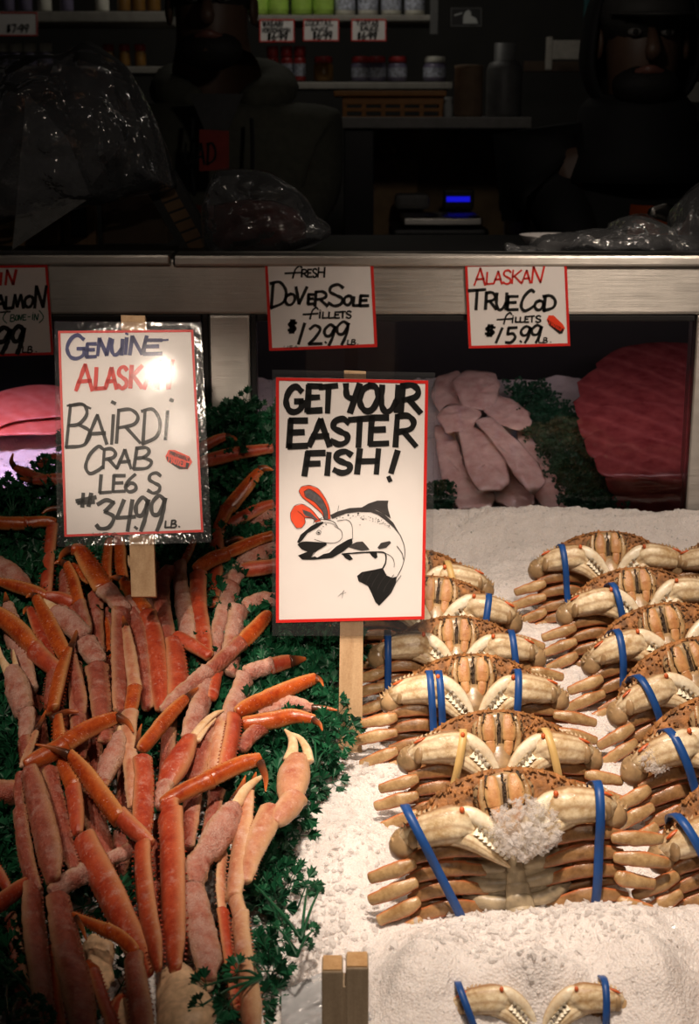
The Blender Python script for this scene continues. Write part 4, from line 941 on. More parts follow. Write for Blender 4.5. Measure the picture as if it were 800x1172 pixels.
leg('pink leg column hidden behind the hook toe leg', 1.6, [up('pink',(75,655,8),(74,680,9),(70,705,9))])
# deeper legs seen in the gaps
leg('dusky pink leg deep in the pile behind the upward pointing claw by the stake', 1.1, [up('pink',(172, 640, 10),(173, 680, 11),(174, 730, 11))])
leg('dusky pink leg deep in the pile behind the slim needle-toe leg', 1.1, [up('pink',(126, 700, 10),(126, 760, 11),(127, 835, 10))])
leg('dusky pink leg deep behind the white finger claw palm', 1.1, [up('pink',(198, 800, 10),(193, 850, 11),(188, 905, 10))])
leg('dusky pink leg deep beside the frosted claw with white ice on its wrist', 1.1, [up('pink',(103, 765, 9),(106, 820, 10),(110, 885, 10))])
leg('dusky pink leg deep behind the slim orange leg foot', 1.1, [up('pink',(145, 880, 9),(141, 940, 11),(136, 1005, 11))])
leg('dusky pink leg deep between the broad red leg and the frosted spiny foot', 1.1, [up('pink',(222, 975, 8),(214, 1030, 10),(212, 1090, 10))])
leg('dusky pink leg deep between the long red leg and the broad red leg', 1.1, [up('pink',(184, 940, 8),(182, 1000, 10),(184, 1070, 10))])
leg('dusky pink leg deep behind the hooked curved orange toe at left', 1.1, [up('pink',(42, 800, 8),(45, 840, 10),(50, 885, 10))])
leg('dusky pink leg deep beneath the crossing black-toed leg', 1.1, [up('pink',(92, 870, 9),(100, 930, 10),(108, 1000, 10))])
leg('dusky pink leg deep behind the arrowhead bent leg', 1.1, [up('pink',(176, 735, 9),(186, 790, 10),(190, 840, 9))])
leg('dusky pink leg deep behind the pale frosted column leg at the centre', 1.1, [up('pink',(226, 740, 9),(220, 790, 10),(232, 860, 10))])
leg('dusky pink leg deep under the thick frosted wrist at upper left', 1.1, [up('pink',(60, 740, 9),(70, 790, 10),(74, 850, 10))])
# shoulder meat where legs join
for lab, layer, pts in [('pale frozen shoulder joint under the broad red leg', 3.4, [(196,1118,20),(206,1140,30),(212,1175,36)]), ('tan knuckle joint under the frosted spiny foot', 3.7, [(236,1114,12),(230,1126,15)]), ('yellowish shoulder joint at the foot of the thin bent leg', 2.2, [(132,1150,14),(142,1185,20)]), ('creamy shoulder piece in the gap under the long red leg', 2.0, [(104,1080,14),(116,1098,17),(112,1130,14)])]:
    k = MB(); P, W = [], []
    for x, y, w in pts:
        Y = pile_y(y) - .018*layer; P.append(at(x, y, Y)); W.append(w*mpp(Y, y))
    sweep(k, P, W, NP, 0.6, 26, 10, .0035, 60, 0.0)
    tag(k.build('crab_shoulder', M['joint']), lab, 'crab meat')

# ---------- parsley ----------
def leaflet(k, c, d, nrm, s, rnd):
    """A jagged, cupped parsley leaf."""
    d = d.normalized(); sd = d.cross(nrm)
    if sd.length < 1e-3: sd = d.cross(V((1, .2, 0)))
    sd.normalize(); nn = sd.cross(d); i0 = k.add(c); idx = []
    n = 13
    for i in range(n):
        a = -1.9 + 3.8*i/(n-1); r = s*(1.0 if i % 2 == 0 else .58)*(1 - .16*abs(a))*rnd.uniform(.85, 1.15)
        idx.append(k.add(c + d*(math.cos(a)*r*.62 + s*.45) + sd*math.sin(a)*r*.75 + nn*(rnd.uniform(-.22, .22)*s - .1*abs(a)*s)))
    for a, b_ in zip(idx, idx[1:]): k.face((i0, a, b_), None, False)
def frond(k, c, d, nrm, L, rnd):
    d = d.normalized(); tip = c + d*L + nrm*L*.15
    sweep(k, [c, c + d*L*.5 + nrm*L*.05, tip], [L*.03, L*.022, L*.012], nrm, 1.0, 5, 2)
    sd = d.cross(nrm).normalized()
    for t, s in ((.45, 1), (.45, -1), (.75, 1), (.75, -1), (1.0, 0)):
        dd = (d*(.6 if s else 1) + sd*s + V((rnd.uniform(-.3,.3), rnd.uniform(-.3,.3), rnd.uniform(-.3,.3)))).normalized()
        q = c + d*L*t + nrm*L*.1*t
        if s: sweep(k, [q, q + dd*L*.22], [L*.018, L*.01], nrm, 1.0, 4, 1)
        leaflet(k, q + dd*(L*.2 if s else 0), dd, nrm, L*.34*rnd.uniform(.8, 1.25), rnd)
k = MB(); rnd = random.Random(21)
# curly bed under and around the pile
cnt = 0
while cnt < 3000:
    px, py = rnd.uniform(-30, 400), rnd.uniform(478, 1185)
    if py < 562 and px < 78 and not (px > 34 and py > 540): continue
    if 55 < px < 275 and py > 870 and rnd.random() < .9: continue
    e = ice_edge(py)
    if px > e - rnd.uniform(0, 14): continue
    if py > 985 and rnd.random() > (.38 if px > 300 else .5): continue
    Y = pile_y(py) + .03 + rnd.uniform(-.014, .02)
    if px > 240: Y -= .012
    p = at(px, py, min(Y, 2.03))
    zi = ice_z(p.y) + .004
    if p.z < zi: p.z = zi + rnd.uniform(0, .012)
    d = V((rnd.uniform(-1, 1), rnd.uniform(-.9, .5), rnd.uniform(.0, 1.2)))
    nn = V((rnd.uniform(-.5, .5), -.8, .6)).normalized()
    frond(k, p, d, nn, rnd.uniform(.022, .036), rnd); cnt += 1
for j in range(90):                            # matted leaves under the sprays
    for i in range(60):
        for f in range(1):
            px, py = -40 + 440*i/60, 478 + 520*j/90
            if px > ice_edge(py) - 10 or (py < 566 and px < 78) or (60 < px < 270 and py > 880): continue
            p = at(px, py, min(pile_y(py) + .045 + .01*mnoise.noise(V((i*.4, j*.4, 0))), 2.035))
            if p.z < ice_z(p.y): p.z = ice_z(p.y) + .004
            leaflet(k, p, V((rnd.uniform(-1, 1), rnd.uniform(-.5, .5), rnd.uniform(-1, 1))), V((rnd.uniform(-.4, .4), -.8, .6)).normalized(), .0125, rnd)
tag(k.build('parsley', M['parsley']), 'dark green curly parsley packed under and beside the crab legs', 'parsley', kind='stuff')
def sprig(px, py, layer, spec, lab, Ybias=0):
    Y = pile_y(py) - .018*layer + Ybias; rnd = random.Random(int(px*7+py)); k = MB(); st = at(px, py, Y); root = thing('parsley_sprig', lab, 'parsley', st, 'loose parsley sprigs')
    lf = MB()
    for (x, y, s) in spec:
        e = at(x, y, pile_y(y) - .018*layer + Ybias); mid = st.lerp(e, .5) + V((0, -.004, .006))
        sweep(k, [st, mid, e], [.0014, .0012, .0008], NP, 1, 6, 4)
        d = (e - st)
        for a in range(int(5)):
            ang = -1.5 + .75*a; dd = Matrix.Rotation(ang, 3, NP.normalized()) @ d.normalized()
            sweep(k, [e, e + dd*s*.6*mpp(Y, y)], [.0006, .0004], NP, 1, 4, 1)
            leaflet(lf, e + dd*s*.55*mpp(Y, y), dd, NP.normalized(), s*.95*mpp(Y, y), rnd)
    k.build('stem', M['parsley'], root); lf.build('leaves', M['parsley'], root)
sprig(300, 1120, 4.6, [(236,1128,15), (272,1112,15), (262,1148,16), (290,1105,12), (232,1150,13)], 'sprig of parsley over the tan-edged leg foot, near the bottom')
sprig(345, 1075, 3.2, [(280,1002,10), (300,1022,11), (352,1016,12), (365,1020,9)], 'sprig of parsley branching against the ice beside the pile, arching left')
sprig(340, 1095, 3.0, [(357,1066,12), (350,1082,11), (318,1062,9)], 'sprig of parsley just above the front ice heap')
sprig(10, 1180, 4.4, [(20,1146,14), (40,1150,14), (8,1128,12), (28,1168,14), (50,1165,12)], 'sprig of parsley at the bottom left corner')
sprig(38, 1140, 3.0, [(8,1108,10), (20,1120,9), (-2,1100,9)], 'thin parsley spray lying on dim ice at the left edge')
sprig(350, 780, 1.2, [(340,730,11), (360,745,11), (372,760,10), (350,760,12), (330,770,11)], 'parsley sprig left of the big sign stake')
sprig(362, 880, 1.0, [(352,850,13), (340,835,12), (372,860,11), (360,838,11)], 'parsley sprig at the ice edge below the stake')
sprig(15, 590, 0.8, [(8,555,10), (18,562,10), (24,572,9), (5,572,10)], 'parsley sprig against the purple-lit ice at left')
sprig(55, 560, 0.6, [(50,528,9), (60,535,9), (42,548,9), (64,545,9)], 'parsley sprig behind the tilted sign corner')
# ---------- the setting ----------
M['floor'] = plain('dark wet concrete', (0.05, 0.048, 0.045), 0.5, vary=0.3, scale=6)
M['darkwall'] = plain('dark painted wall', (0.035, 0.033, 0.03), 0.7, vary=0.2, scale=5)
M['darkpanel'] = plain('black enamel panel', (0.014, 0.014, 0.015), 0.45)
def slab(name, lo, hi, mat, kind='structure'):
    k = MB(); box(k, lo, hi); o = k.build(name, mat); tag(o, kind=kind); return o
slab('floor', (-3.2, -1.5, -0.1), (3.2, 5.6, 0.0), M['floor'])
slab('ceiling', (-3.2, 2.3, 3.0), (3.2, 5.6, 3.1), M['darkwall'])
slab('wall_back', (-3.2, 5.4, 0), (3.2, 5.6, 3.0), M['darkwall'])
slab('wall_left', (-3.3, 2.3, 0), (-3.2, 5.6, 3.0), M['darkwall'])
slab('wall_right', (3.2, 2.3, 0), (3.3, 5.6, 3.0), M['darkwall'])
slab('floor_step', (-3.1, 2.75, 0), (3.1, 5.35, 0.18), M['floor'])

# ---------- the refrigerated case ----------
GY = 2.05
def X(px, py, Y): return at(px, py, Y).x
def Z(py, Y): return at(400, py, Y).z
zr0, zr1 = Z(360, GY), Z(296, GY)
case = thing('display_case', 'long steel and glass fish display case with a brushed rail and dark gaskets', 'display case', (0, 2.05, 0))
k = MB(); box(k, (-1.3, GY, zr0), (1.3, GY+.045, zr1), .004); k.build('rail', M['steel'], case)
k = MB(); box(k, (-1.3, GY-.008, zr1-.008), (X(197, 300, GY)-.0015, GY+.06, zr1+.006), .0035); box(k, (X(197, 300, GY)+.0015, GY-.007, zr1-.010), (1.3, GY+.06, zr1+.005), .0035); k.build('rail_lip', M['steel'], case)
k = MB(); box(k, (-1.3, GY+.06, zr1-.03), (1.3, 2.62, zr1-.012), .002); k.build('top_deck', M['darkpanel'], case)
for a, b_ in ((240, 287), (793, 846)):
    k = MB(); box(k, (X(a, 430, GY), GY-.004, .95), (X(b_, 430, GY), GY+.045, zr0-.0005), .003); k.build('post', M['steel'], case)
for a, b_ in ((232, 240), (287, 294)):
    k = MB(); box(k, (X(a, 430, GY)+.0003, GY+.002, .96), (X(b_, 430, GY)-.0003, GY+.03, zr0-.0005), .002); k.build('gasket', M['gasket'], case)
for a, b_ in ((-700, 232), (294, 793)):
    k = MB(); box(k, (X(a, 430, GY), GY+.004, zr0-.010), (X(b_, 430, GY)-.0005, GY+.03, zr0-.0005), .002); k.build('gasket', M['gasket'], case)
    k = MB(); box(k, (X(a, 430, GY)+.001, GY+.010, .97), (X(b_, 430, GY)-.001, GY+.015, zr0-.011)); k.build('glass_pane', M['glass'], case)
k = MB(); box(k, (-1.3, 2.6, .7), (1.3, 2.64, zr1-.031), .002); k.build('back_panel', M['darkpanel'], case)
k = MB(); box(k, (-1.3, 0.70, 0.0), (1.3, 2.59, .74), .01); k.build('base_cabinet', M['steel'], case)
k = MB(); box(k, (-1.25, 2.40, zr0+.03), (-.3, 2.425, zr0+.05), .006); k.build('lamp_tube', plain('white lamp tube cover', (.8, .8, .8)), case)
# sloped ice behind the glass
def case_z(y): return 1.005 + 0.40*(y-2.06)
def in_case(px, py, h=0.0):
    r = ratio(py); Y = (CZ - 1.005 + .40*2.06 - h)/(r + .40); return at(px, py, Y)
def case_h(x, y): return case_z(y) + .010*fbm(x*10, y*10, 5) + .003*fbm(x*80, y*80, 8, 2) + max(0, min(1, (-.22-x)/.12))*(.05*max(0, 1-(y-2.06)/.2) - .12*max(0, min(1, (y-2.37)/.05)))
k = MB(); nx, ny = 260, 90
for j in range(ny+1):
    y = 2.068 + .40*j/ny
    for i in range(nx+1):
        x = -1.0 + 2.0*i/nx; k.v.append(V((x, y, case_h(x, y))))
for j in range(ny):
    for i in range(nx): a = j*(nx+1)+i; k.face((a, a+1, a+nx+2, a+nx+1))
rnd = random.Random(9)
for i in range(2500):
    x = rnd.uniform(-.9, .9); y = 2.075 + .385*rnd.random(); chunk(k, (x, y, case_h(x, y)+.001), rnd.uniform(.001, .0035), rnd)
tag(k.build('case_ice', M['ice']), 'sloped crushed ice behind the case glass', 'ice', kind='stuff')

def puff(k, outline, Y, depth, nr=10, n=64, crump=0.0, frq=25, plane=None, sq=0.5, seed=0.0, ang=False):
    """A rounded, solid body whose silhouette is the outline; Y may be a function of the pixel row."""
    P = catmull([V((x, y, 0)) for x, y in outline] + [V((*outline[0], 0))], 6)[:-1]
    if ang:
        P = []
        for (xa_, ya_), (xb_, yb_) in zip(outline, outline[1:] + outline[:1]):
            for q in (.08, .3, .5, .7, .92): P.append(V((xa_+(xb_-xa_)*q, ya_+(yb_-ya_)*q, 0)))
    cx = sum(p.x for p in P)/len(P); cy = sum(p.y for p in P)/len(P); n = len(P)
    Yf = Y if callable(Y) else (lambda py: Y)
    Y0 = Yf(cy)
    for side in (-1, 1):
        ids = []
        for j in range(nr+1):
            t = math.sin(j/nr*math.pi/2); row = []
            for p in P:
                px, py = cx + (p.x-cx)*t, cy + (p.y-cy)*t
                dd = depth*(max(0, 1-t**2.2))**sq
                q = at(px, py, Yf(py)); q = q + V((0, side*dd, -side*dd*.25 if side < 0 else 0)) if False else q + V((0, side*dd, 0))
                if crump:
                    w = crump*(0.35 + .65*min(1, (1-t)*3 + .3)); s = q*frq + V((seed, side, 0))
                    q = q + V((mnoise.noise(s), 1.3*(1-2.2*abs(mnoise.noise(s*1.3 + V((5, 0, 0))))) + .5*mnoise.noise(s*3), mnoise.noise(s + V((9, 9, 0)))))*w
                row.append(k.add(q))
                if j == 0: break
            ids.append(row)
        for j in range(nr):
            for i in range(n):
                i2 = (i+1) % n
                if j == 0: f = (ids[0][0], ids[1][i], ids[1][i2])
                else: f = (ids[j][i], ids[j+1][i], ids[j+1][i2], ids[j][i2])
                k.face(f if side < 0 else tuple(reversed(f)))
def fishmat(name, c1, c2, bands=0, rough=.25, sub=.25):
    m, nt, b, _ = newmat(name); vec, _ = coords(nt)
    col = ramp(nt, noisen(nt, vec, 40, 5, .6), [(.3, c1), (.7, c2)])
    if bands:
        w = N(nt, 'ShaderNodeTexWave', Scale=bands, Distortion=3.5, Detail=3); w.bands_direction = 'DIAGONAL'; nt.links.new(vec, w.inputs['Vector'])
        col = mixc(nt, mathn(nt, 'MULTIPLY', mathn(nt, 'POWER', w.outputs['Fac'], 6), .18), col, tuple(min(1, c*1.7+.08) for c in c2))
    nt.links.new(col, b.inputs['Base Color']); b.inputs['Roughness'].default_value = rough
    b.inputs['Subsurface Weight'].default_value = sub; b.inputs['Subsurface Radius'].default_value = (.012, .006, .005); b.inputs['Subsurface Scale'].default_value = .5
    bump(nt, b, noisen(nt, vec, 90, 4), .12, .003); return m
M['salmon'] = fishmat('salmon flesh', (.62, .12, .085), (.74, .22, .16), 8)
M['cod'] = fishmat('cod flesh', (.62, .39, .33), (.88, .68, .58), 0, .22)
M['tuna'] = fishmat('deep pink fillet', (.20, .03, .035), (.36, .08, .08), 9)
cod_g = 'white fish fillets on the ice behind glass'
for lab, pts, d in [
  ('dim cod fillet at the back left of the cod pile', [(492,452),(500,432),(524,424),(538,440),(530,470),(505,474)], .016),
  ('blocky white cod fillet at the top of the cod pile', [(517,436),(535,424),(566,427),(573,440),(568,462),(552,470),(528,464)], .022),
  ('small rounded cod end left of the cod pile', [(500,476),(512,464),(540,462),(552,474),(540,492),(510,496)], .018),
  ('freckled cod fillet at the upper right of the cod pile', [(548,466),(566,452),(586,456),(606,472),(608,486),(594,493),(570,486)], .018),
  ('low cod fillet under the large loin at left', [(497,488),(516,486),(532,530),(548,555),(568,566),(562,584),(528,586),(508,560),(500,520)], .020),
  ('thin cod fillet at the lower right of the cod pile', [(590,492),(608,496),(626,524),(646,560),(654,586),(628,590),(606,560)], .016),
  ('short cod piece below the diagonal fillet', [(556,530),(585,530),(610,560),(612,576),(588,582),(566,574)], .016),
  ('large pale cod loin in the middle of the cod pile', [(523,490),(532,483),(560,496),(580,522),(584,552),(572,561),(548,562),(534,540)], .026),
  ('long diagonal cod fillet overlapping the large loin', [(544,482),(562,477),(592,504),(616,530),(625,552),(610,568),(594,552),(574,520)], .022)]:
    k = MB(); puff(k, pts, lambda py: max(2.10, in_case(400, py, .022 if 'low' in lab or 'thin' in lab or 'dim' in lab else (.052 if 'diagonal fillet o' in lab or 'long' in lab else .042)).y), d, 9, crump=.0042, frq=55, sq=.34, ang=True)
    tag(k.build('cod_fillet', M['cod']), lab, 'fish fillet', cod_g)
for i in range(8):
    y0 = 402 + i*21; x0 = (682, 660, 656, 660, 668, 680, 692, 700)[i]; pts = [(x0, y0+14+i), (x0+30, y0-4), (x0+90, y0-10), (x0+170, y0+6), (x0+178, y0+52), (x0+110, y0+48), (x0+50, y0+46), (x0+10, y0+38)]
    k = MB(); puff(k, pts, lambda py: max(2.095, in_case(400, py, .055 + .001*i).y - .004*i), .020, 8, crump=.002, frq=35, sq=.45)
    tag(k.build('pink_fillet', M['tuna']), ('deep pink fish fillet topmost of the overlapping fan behind the right glass', 'deep pink fillet second from the top of the fan', 'deep pink fillet third from the top of the fan', 'deep pink fillet fourth from the top of the fan', 'pink fillet fourth from the bottom of the fan', 'pink fillet third from the bottom of the fan', 'pink fillet just above the lowest of the fan', 'lowest pink fillet of the fan, edge on the ice')[i], 'fish fillet', 'pink fillets fanned behind the glass')
for lab, pts, d, dz in [
  ('upper half of a bright pink salmon fillet behind the left glass', [(-60,470),(-20,455),(20,443),(60,441),(105,452),(130,475),(60,478),(20,482),(-10,492),(-60,500)], .035, .06),
  ('lower half of a bright pink salmon fillet sitting on the lit ice', [(-60,496),(-10,488),(25,478),(60,474),(120,474),(125,492),(60,497),(0,499),(-60,504)], .04, .05)]:
    k = MB(); puff(k, pts, lambda py: in_case(400, py, dz).y + .035, d*.45, 9, crump=.0015, frq=40, sq=.45)
    tag(k.build('salmon_fillet', M['salmon']), lab, 'fish fillet', 'salmon fillets behind the left glass')
k = MB(); rnd = random.Random(31)
PG = [(578,440),(625,447),(655,478),(690,530),(728,582),(655,594),(625,540),(598,480)]
def inside(x, y, pg):
    c = False
    for (x1, y1), (x2, y2) in zip(pg, pg[1:] + pg[:1]):
        if (y1 > y) != (y2 > y) and x < (x2-x1)*(y-y1)/(y2-y1)+x1: c = not c
    return c
n_ = 0
while n_ < 900:
    px, py = rnd.uniform(570, 735), rnd.uniform(436, 596)
    if not inside(px, py, PG): continue
    p = in_case(px, py, rnd.uniform(.012, .035)); frond(k, p, V((rnd.uniform(-1, 1), rnd.uniform(-1, .3), rnd.uniform(0, 1))), V((0, -.8, .6)), rnd.uniform(.012, .018), rnd); n_ += 1
while n_ < 980:
    px, py = rnd.uniform(490, 510), rnd.uniform(560, 600)
    p = in_case(px, py, rnd.uniform(.012, .03)); frond(k, p, V((rnd.uniform(-1, 1), -.5, rnd.uniform(0, 1))), V((0, -.8, .6)), .018, rnd); n_ += 1
tag(k.build('parsley_divider', M['parsley_case']), 'dense dark parsley strip between the cod and the pink fillets', 'parsley', kind='stuff')

# ---------- on the case top ----------
M['card'] = plain('brown cardboard', (.20, .12, .06), .8, vary=.2, scale=30)
M['darkbrown'] = plain('dark brown board', (.06, .035, .02), .7)
def printmat():
    m, nt, b, _ = newmat('printed paper'); vec, _ = coords(nt)
    w = N(nt, 'ShaderNodeTexWave', Scale=140.0, Distortion=1.0); w.bands_direction = 'DIAGONAL'; nt.links.new(vec, w.inputs['Vector'])
    f = mathn(nt, 'MULTIPLY', ramp(nt, w.outputs['Fac'], [(.55, (0,)*3), (.7, (1,)*3)]), ramp(nt, noisen(nt, vec, 90, 3), [(.45, (0,)*3), (.55, (1,)*3)]))
    nt.links.new(mixc(nt, mathn(nt, 'MULTIPLY', f, .5), (.25, .255, .25), (.06, .06, .065)), b.inputs['Base Color']); b.inputs['Roughness'].default_value = .7; return m
M['print'] = printmat(); M['wrappaper'] = plain('grey wrapping paper', (.17, .172, .175), .7); M['greypaper'] = plain('plain wrapping paper', (.45, .46, .45), .7)
M['meat'] = plain('dark red meat', (.12, .02, .015), .3, vary=.4, scale=60)
def sheet(name, quad, Y0, Y1, mat, lab, cat, grp=None, wav=.006):
    k = MB(); n = 14; P = []
    (a, b_, c, d) = quad
    for j in range(n+1):
        row = []
        for i in range(n+1):
            u, v = i/n, j/n
            x = (a[0]*(1-u)+b_[0]*u)*(1-v)+(d[0]*(1-u)+c[0]*u)*v; y = (a[1]*(1-u)+b_[1]*u)*(1-v)+(d[1]*(1-u)+c[1]*u)*v
            q = at(x, y, Y0 + (Y1-Y0)*v); q.y += wav*mnoise.noise(q*9); row.append(q)
        P.append(row)
    solid_sheet(k, P, V((0, .0008, 0))); return tag(k.build(name, mat), lab, cat, grp)
k = MB(); puff(k, [(-30,85),(0,66),(40,64),(70,60),(95,47),(120,60),(145,80),(165,110),(182,150),(196,200),(196,218),(150,226),(100,236),(40,246),(-30,250)], 2.34, .085, 26, crump=.012, frq=14, sq=.4)
tag(k.build('plastic_bag', M['bag']), 'big crumpled clear plastic bag full of paper on the left of the case top', 'bag', 'clear plastic bags on the case top')
sheet('paper_sheet', [(-40,95),(62,72),(40,130),(-40,260)], 2.40, 2.36, M['wrappaper'], 'plain grey paper sheet at the left inside the big bag', 'paper', 'papers in the big bag')
sheet('paper_sheet', [(30,105),(78,160),(104,226),(14,286)], 2.36, 2.30, M['print'], 'printed paper sheet whose corner sticks out below the big bag', 'paper', 'papers in the big bag')
sheet('paper_sheet', [(64,72),(128,84),(142,160),(104,214)], 2.39, 2.36, M['wrappaper'], 'crinkled grey paper sheet in the middle of the big bag', 'paper', 'papers in the big bag')
def pbox(name, x0, y0, x1, y1, Y, dep, mat, lab, cat, parent=None, bev=.003, group=None):
    k = MB(); p0, p1 = at(x0, y1, Y), at(x1, y0, Y)
    box(k, (p0.x, Y, p0.z), (p1.x, Y+dep, p1.z), bev)
    o = k.build(name, mat, parent)
    if lab and not parent: tag(o, lab, cat, group)
    return o
pbox('cardboard_box', -40, 240, 66, 292, 2.40, .12, M['card'], 'brown cardboard box under the big plastic bag', 'box')
fr = thing('wooden_tray', 'dark wooden tray standing beside the cardboard box', 'tray', at(92, 290, 2.42))
for q in ((72,222,78,290), (100,222,108,290)): pbox('frame_side', *q, 2.42, .02, M['card'], 0, 0, fr)
pbox('frame_rail', 78, 272, 100, 282, 2.42, .02, M['card'], 0, 0, fr); pbox('frame_back', 78, 224, 100, 272, 2.435, .006, M['darkpanel'], 0, 0, fr)
pbox('cardboard_box', 118, 222, 190, 292, 2.44, .12, M['darkbrown'], 'dark brown box behind the plastic bag, next to the notched rack', 'box')
rk = thing('slotted_rack', 'leaning dark rack with a row of small pale slots, by the middle bag', 'rack', at(235, 292, 2.36))
k = MB(); a, b_ = at(182, 205, 2.36), at(232, 292, 2.36); t = (b_-a).normalized(); s = V((t.z, 0, -t.x))*.026
solid_sheet(k, [[a-s, a+s], [b_-s, b_+s]], V((0, .03, 0))); k.build('body', M['darkpanel'], rk)
for i in range(7):
    c = a.lerp(b_, .12+.13*i) + V((0, -.0025, 0)); k = MB(); s2 = V((t.z, 0, -t.x))*.013; e = t*.010
    solid_sheet(k, [[c-s2-e, c+s2-e*1.4], [c-s2+e*.4, c+s2]], V((0, .002, 0))); k.build('slot', M['card'], rk)
k = MB(); puff(k, [(240,205),(250,196),(275,194),(310,200),(345,222),(362,248),(379,266),(352,283),(300,290),(240,288),(231,250)], 2.30, .06, 22, crump=.008, frq=22, sq=.4)
tag(k.build('plastic_bag', M['bag']), 'clear plastic bag of dark red meat in front of the man in the hoodie', 'bag', 'clear plastic bags on the case top')
k = MB(); puff(k, [(245,235),(290,228),(335,238),(350,262),(335,284),(250,285)], 2.31, .045, 12, crump=.003, frq=40)
tag(k.build('meat_piece', M['meat']), 'dark red meat inside the middle plastic bag', 'meat')
k = MB(); puff(k, [(600,290),(612,276),(640,268),(668,268),(700,262),(712,250),(735,246),(758,256),(775,268),(790,292)], 2.28, .06, 16, crump=.009, frq=30, sq=.4)
tag(k.build('plastic_bag', M['bag']), 'low crumpled plastic wrap in front of the orange apron', 'bag', 'clear plastic bags on the case top')
k = MB(); puff(k, [(770,292),(767,255),(782,228),(815,206),(870,205),(900,292)], 2.30, .08, 18, crump=.010, frq=18, sq=.4)
tag(k.build('plastic_bag', M['bag']), 'clear plastic bag at the right end of the case top', 'bag', 'clear plastic bags on the case top')
k = MB(); puff(k, [(575,292),(580,278),(600,283),(625,286),(620,292)], 2.22, .02, 10, crump=.006, frq=50, sq=.4)
tag(k.build('plastic_bag', M['bag']), 'small scrap of clear wrap beside the white tray', 'bag', 'clear plastic bags on the case top')
k = MB(); p = at(628, 284, 2.33); lathe(k, (p.x, 2.33, zr1-.011), [(.03, 0), (.045, .02), (.047, .022), (.044, .021), (.03, .003)]); tag(k.build('tray', M['paper']), 'small white tray lying on the case top', 'tray')
k = MB(); sweep(k, [at(746, 243, 2.42), at(760, 243, 2.44), at(775, 246, 2.46)], [.008, .014, .016], V((0, -1, 0)), 1, 16, 5); tag(k.build('bottle', M['steel']), 'small metal bottle lying above the crumpled wrap', 'bottle')

# ---------- shop interior ----------
M['worktop'] = plain('grey worktop', (.22, .21, .20), .5); M['tanboard'] = plain('tan back board', (.30, .20, .10), .7, vary=.3, scale=12)
M['tanpale'] = plain('pale tan board', (.42, .27, .14), .7); M['crate'] = plain('orange yellow crate', (.38, .15, .02), .5)
WY = 3.46
ws = thing('work_stand', 'grey-topped work stand with an open bay holding a scale', 'stand', at(500, 330, WY))
pbox('worktop', 386, 134, 609, 147, WY, .5, M['worktop'], 0, 0, ws); pbox('side_panel', 394, 147.5, 428, 620, WY+.02, .45, M['darkpanel'], 0, 0, ws); pbox('side_panel', 590, 147.5, 604, 620, WY+.02, .45, M['worktop'], 0, 0, ws)
pbox('back_panel', 426, 147.5, 620, 620, WY+.475, .02, M['tanboard'], 0, 0, ws); pbox('shelf', 429, 288, 589, 296, WY+.03, .44, M['darkpanel'], 0, 0, ws)
pbox('cardboard_sheet', 424, 182, 478, 300, WY+.44, .01, M['tanpale'], 'tan cardboard sheet leaning in the bay of the work stand', 'cardboard')
pbox('cardboard_sheet', 572, 184, 592, 232, WY+.40, .02, M['tanpale'], 'narrow tan board at the right of the stand bay', 'cardboard')
k = MB(); rr = random.Random(2); pts = []
for i in range(14): q = at(434+rr.uniform(0, 18), 160+rr.uniform(0, 16), WY+.38+rr.uniform(-.01, .02)); pts.append(q)
sweep(k, pts, [.0035]*len(pts), V((0, -1, 0)), 1, 8, 6); tag(k.build('rope', M['tanpale']), 'tangled pale rope hanging in the stand bay', 'rope')
sl = thing('scale', 'black counter scale with a blue lit display in the stand bay', 'scale', at(500, 288, WY+.1))
pbox('body', 448, 262, 560, 283, WY+.10, .26, M['darkpanel'], 0, 0, sl, .01); pbox('platter', 462, 250, 552, 258, WY+.10, .24, M['steel'], 0, 0, sl); pbox('column', 520, 236, 530, 262, WY+.34, .02, M['darkpanel'], 0, 0, sl)
hd = pbox('display_head', 507, 217, 543, 240, WY+.32, .02, M['darkpanel'], 0, 0, sl, .006)
mE, nt, b, _ = newmat('blue lit digits'); b.inputs['Base Color'].default_value = (0, 0, .05, 1); b.inputs['Emission Color'].default_value = (.01, .01, 1, 1); b.inputs['Emission Strength'].default_value = .55
BASE[hd.name] = BASE[sl.name]
dd = pbox('display', 511, 225, 538, 231, WY+.317, .003, mE, 0, 0, hd, .0005); dd['label'] = 'blue lit display'
pbox('cradle', 452, 222, 492, 240, WY+.30, .06, M['worktop'], 0, 0, sl, .012)
# crate with slotted sides
cr = thing('crate', 'shallow orange yellow slotted crate on the work stand', 'crate', at(448, 136, WY+.05))
YC = WY+.06; zb, zt = Z(139, YC), Z(104, YC); xa, xb = X(392, 130, YC), X(510, 130, YC)
k = MB(); box(k, (xa-.02, YC-.02, zt-.012), (xb, YC+.24, zt), .003); k.build('rim', M['crate'], cr)
k = MB()
for z0, z1 in ((zb, zb+.012), (zb+.022, zb+.030), (zt-.03, zt-.0125)):
    box(k, (xa, YC, z0), (xb-.004, YC+.006, z1), .001); box(k, (xa, YC+.21, z0), (xb-.004, YC+.216, z1), .001)
for i in range(6):
    x = xa + (xb-xa-.016)*i/5; box(k, (x, YC+.0005, zb), (x+.010, YC+.0065, zt-.0125), .001)
box(k, (xa, YC+.006, zb), (xa+.004, YC+.21, zt-.0125)); box(k, (xb-.008, YC+.006, zb), (xb-.004, YC+.21, zt-.0125)); box(k, (xa, YC, zb-.001), (xb-.004, YC+.21, zb+.003))
k.build('slotted_side', M['crate'], cr)
M['kraft'] = plain('kraft paper', (.20, .13, .08), .8); M['greypl'] = plain('grey plastic', (.12, .12, .12), .5)
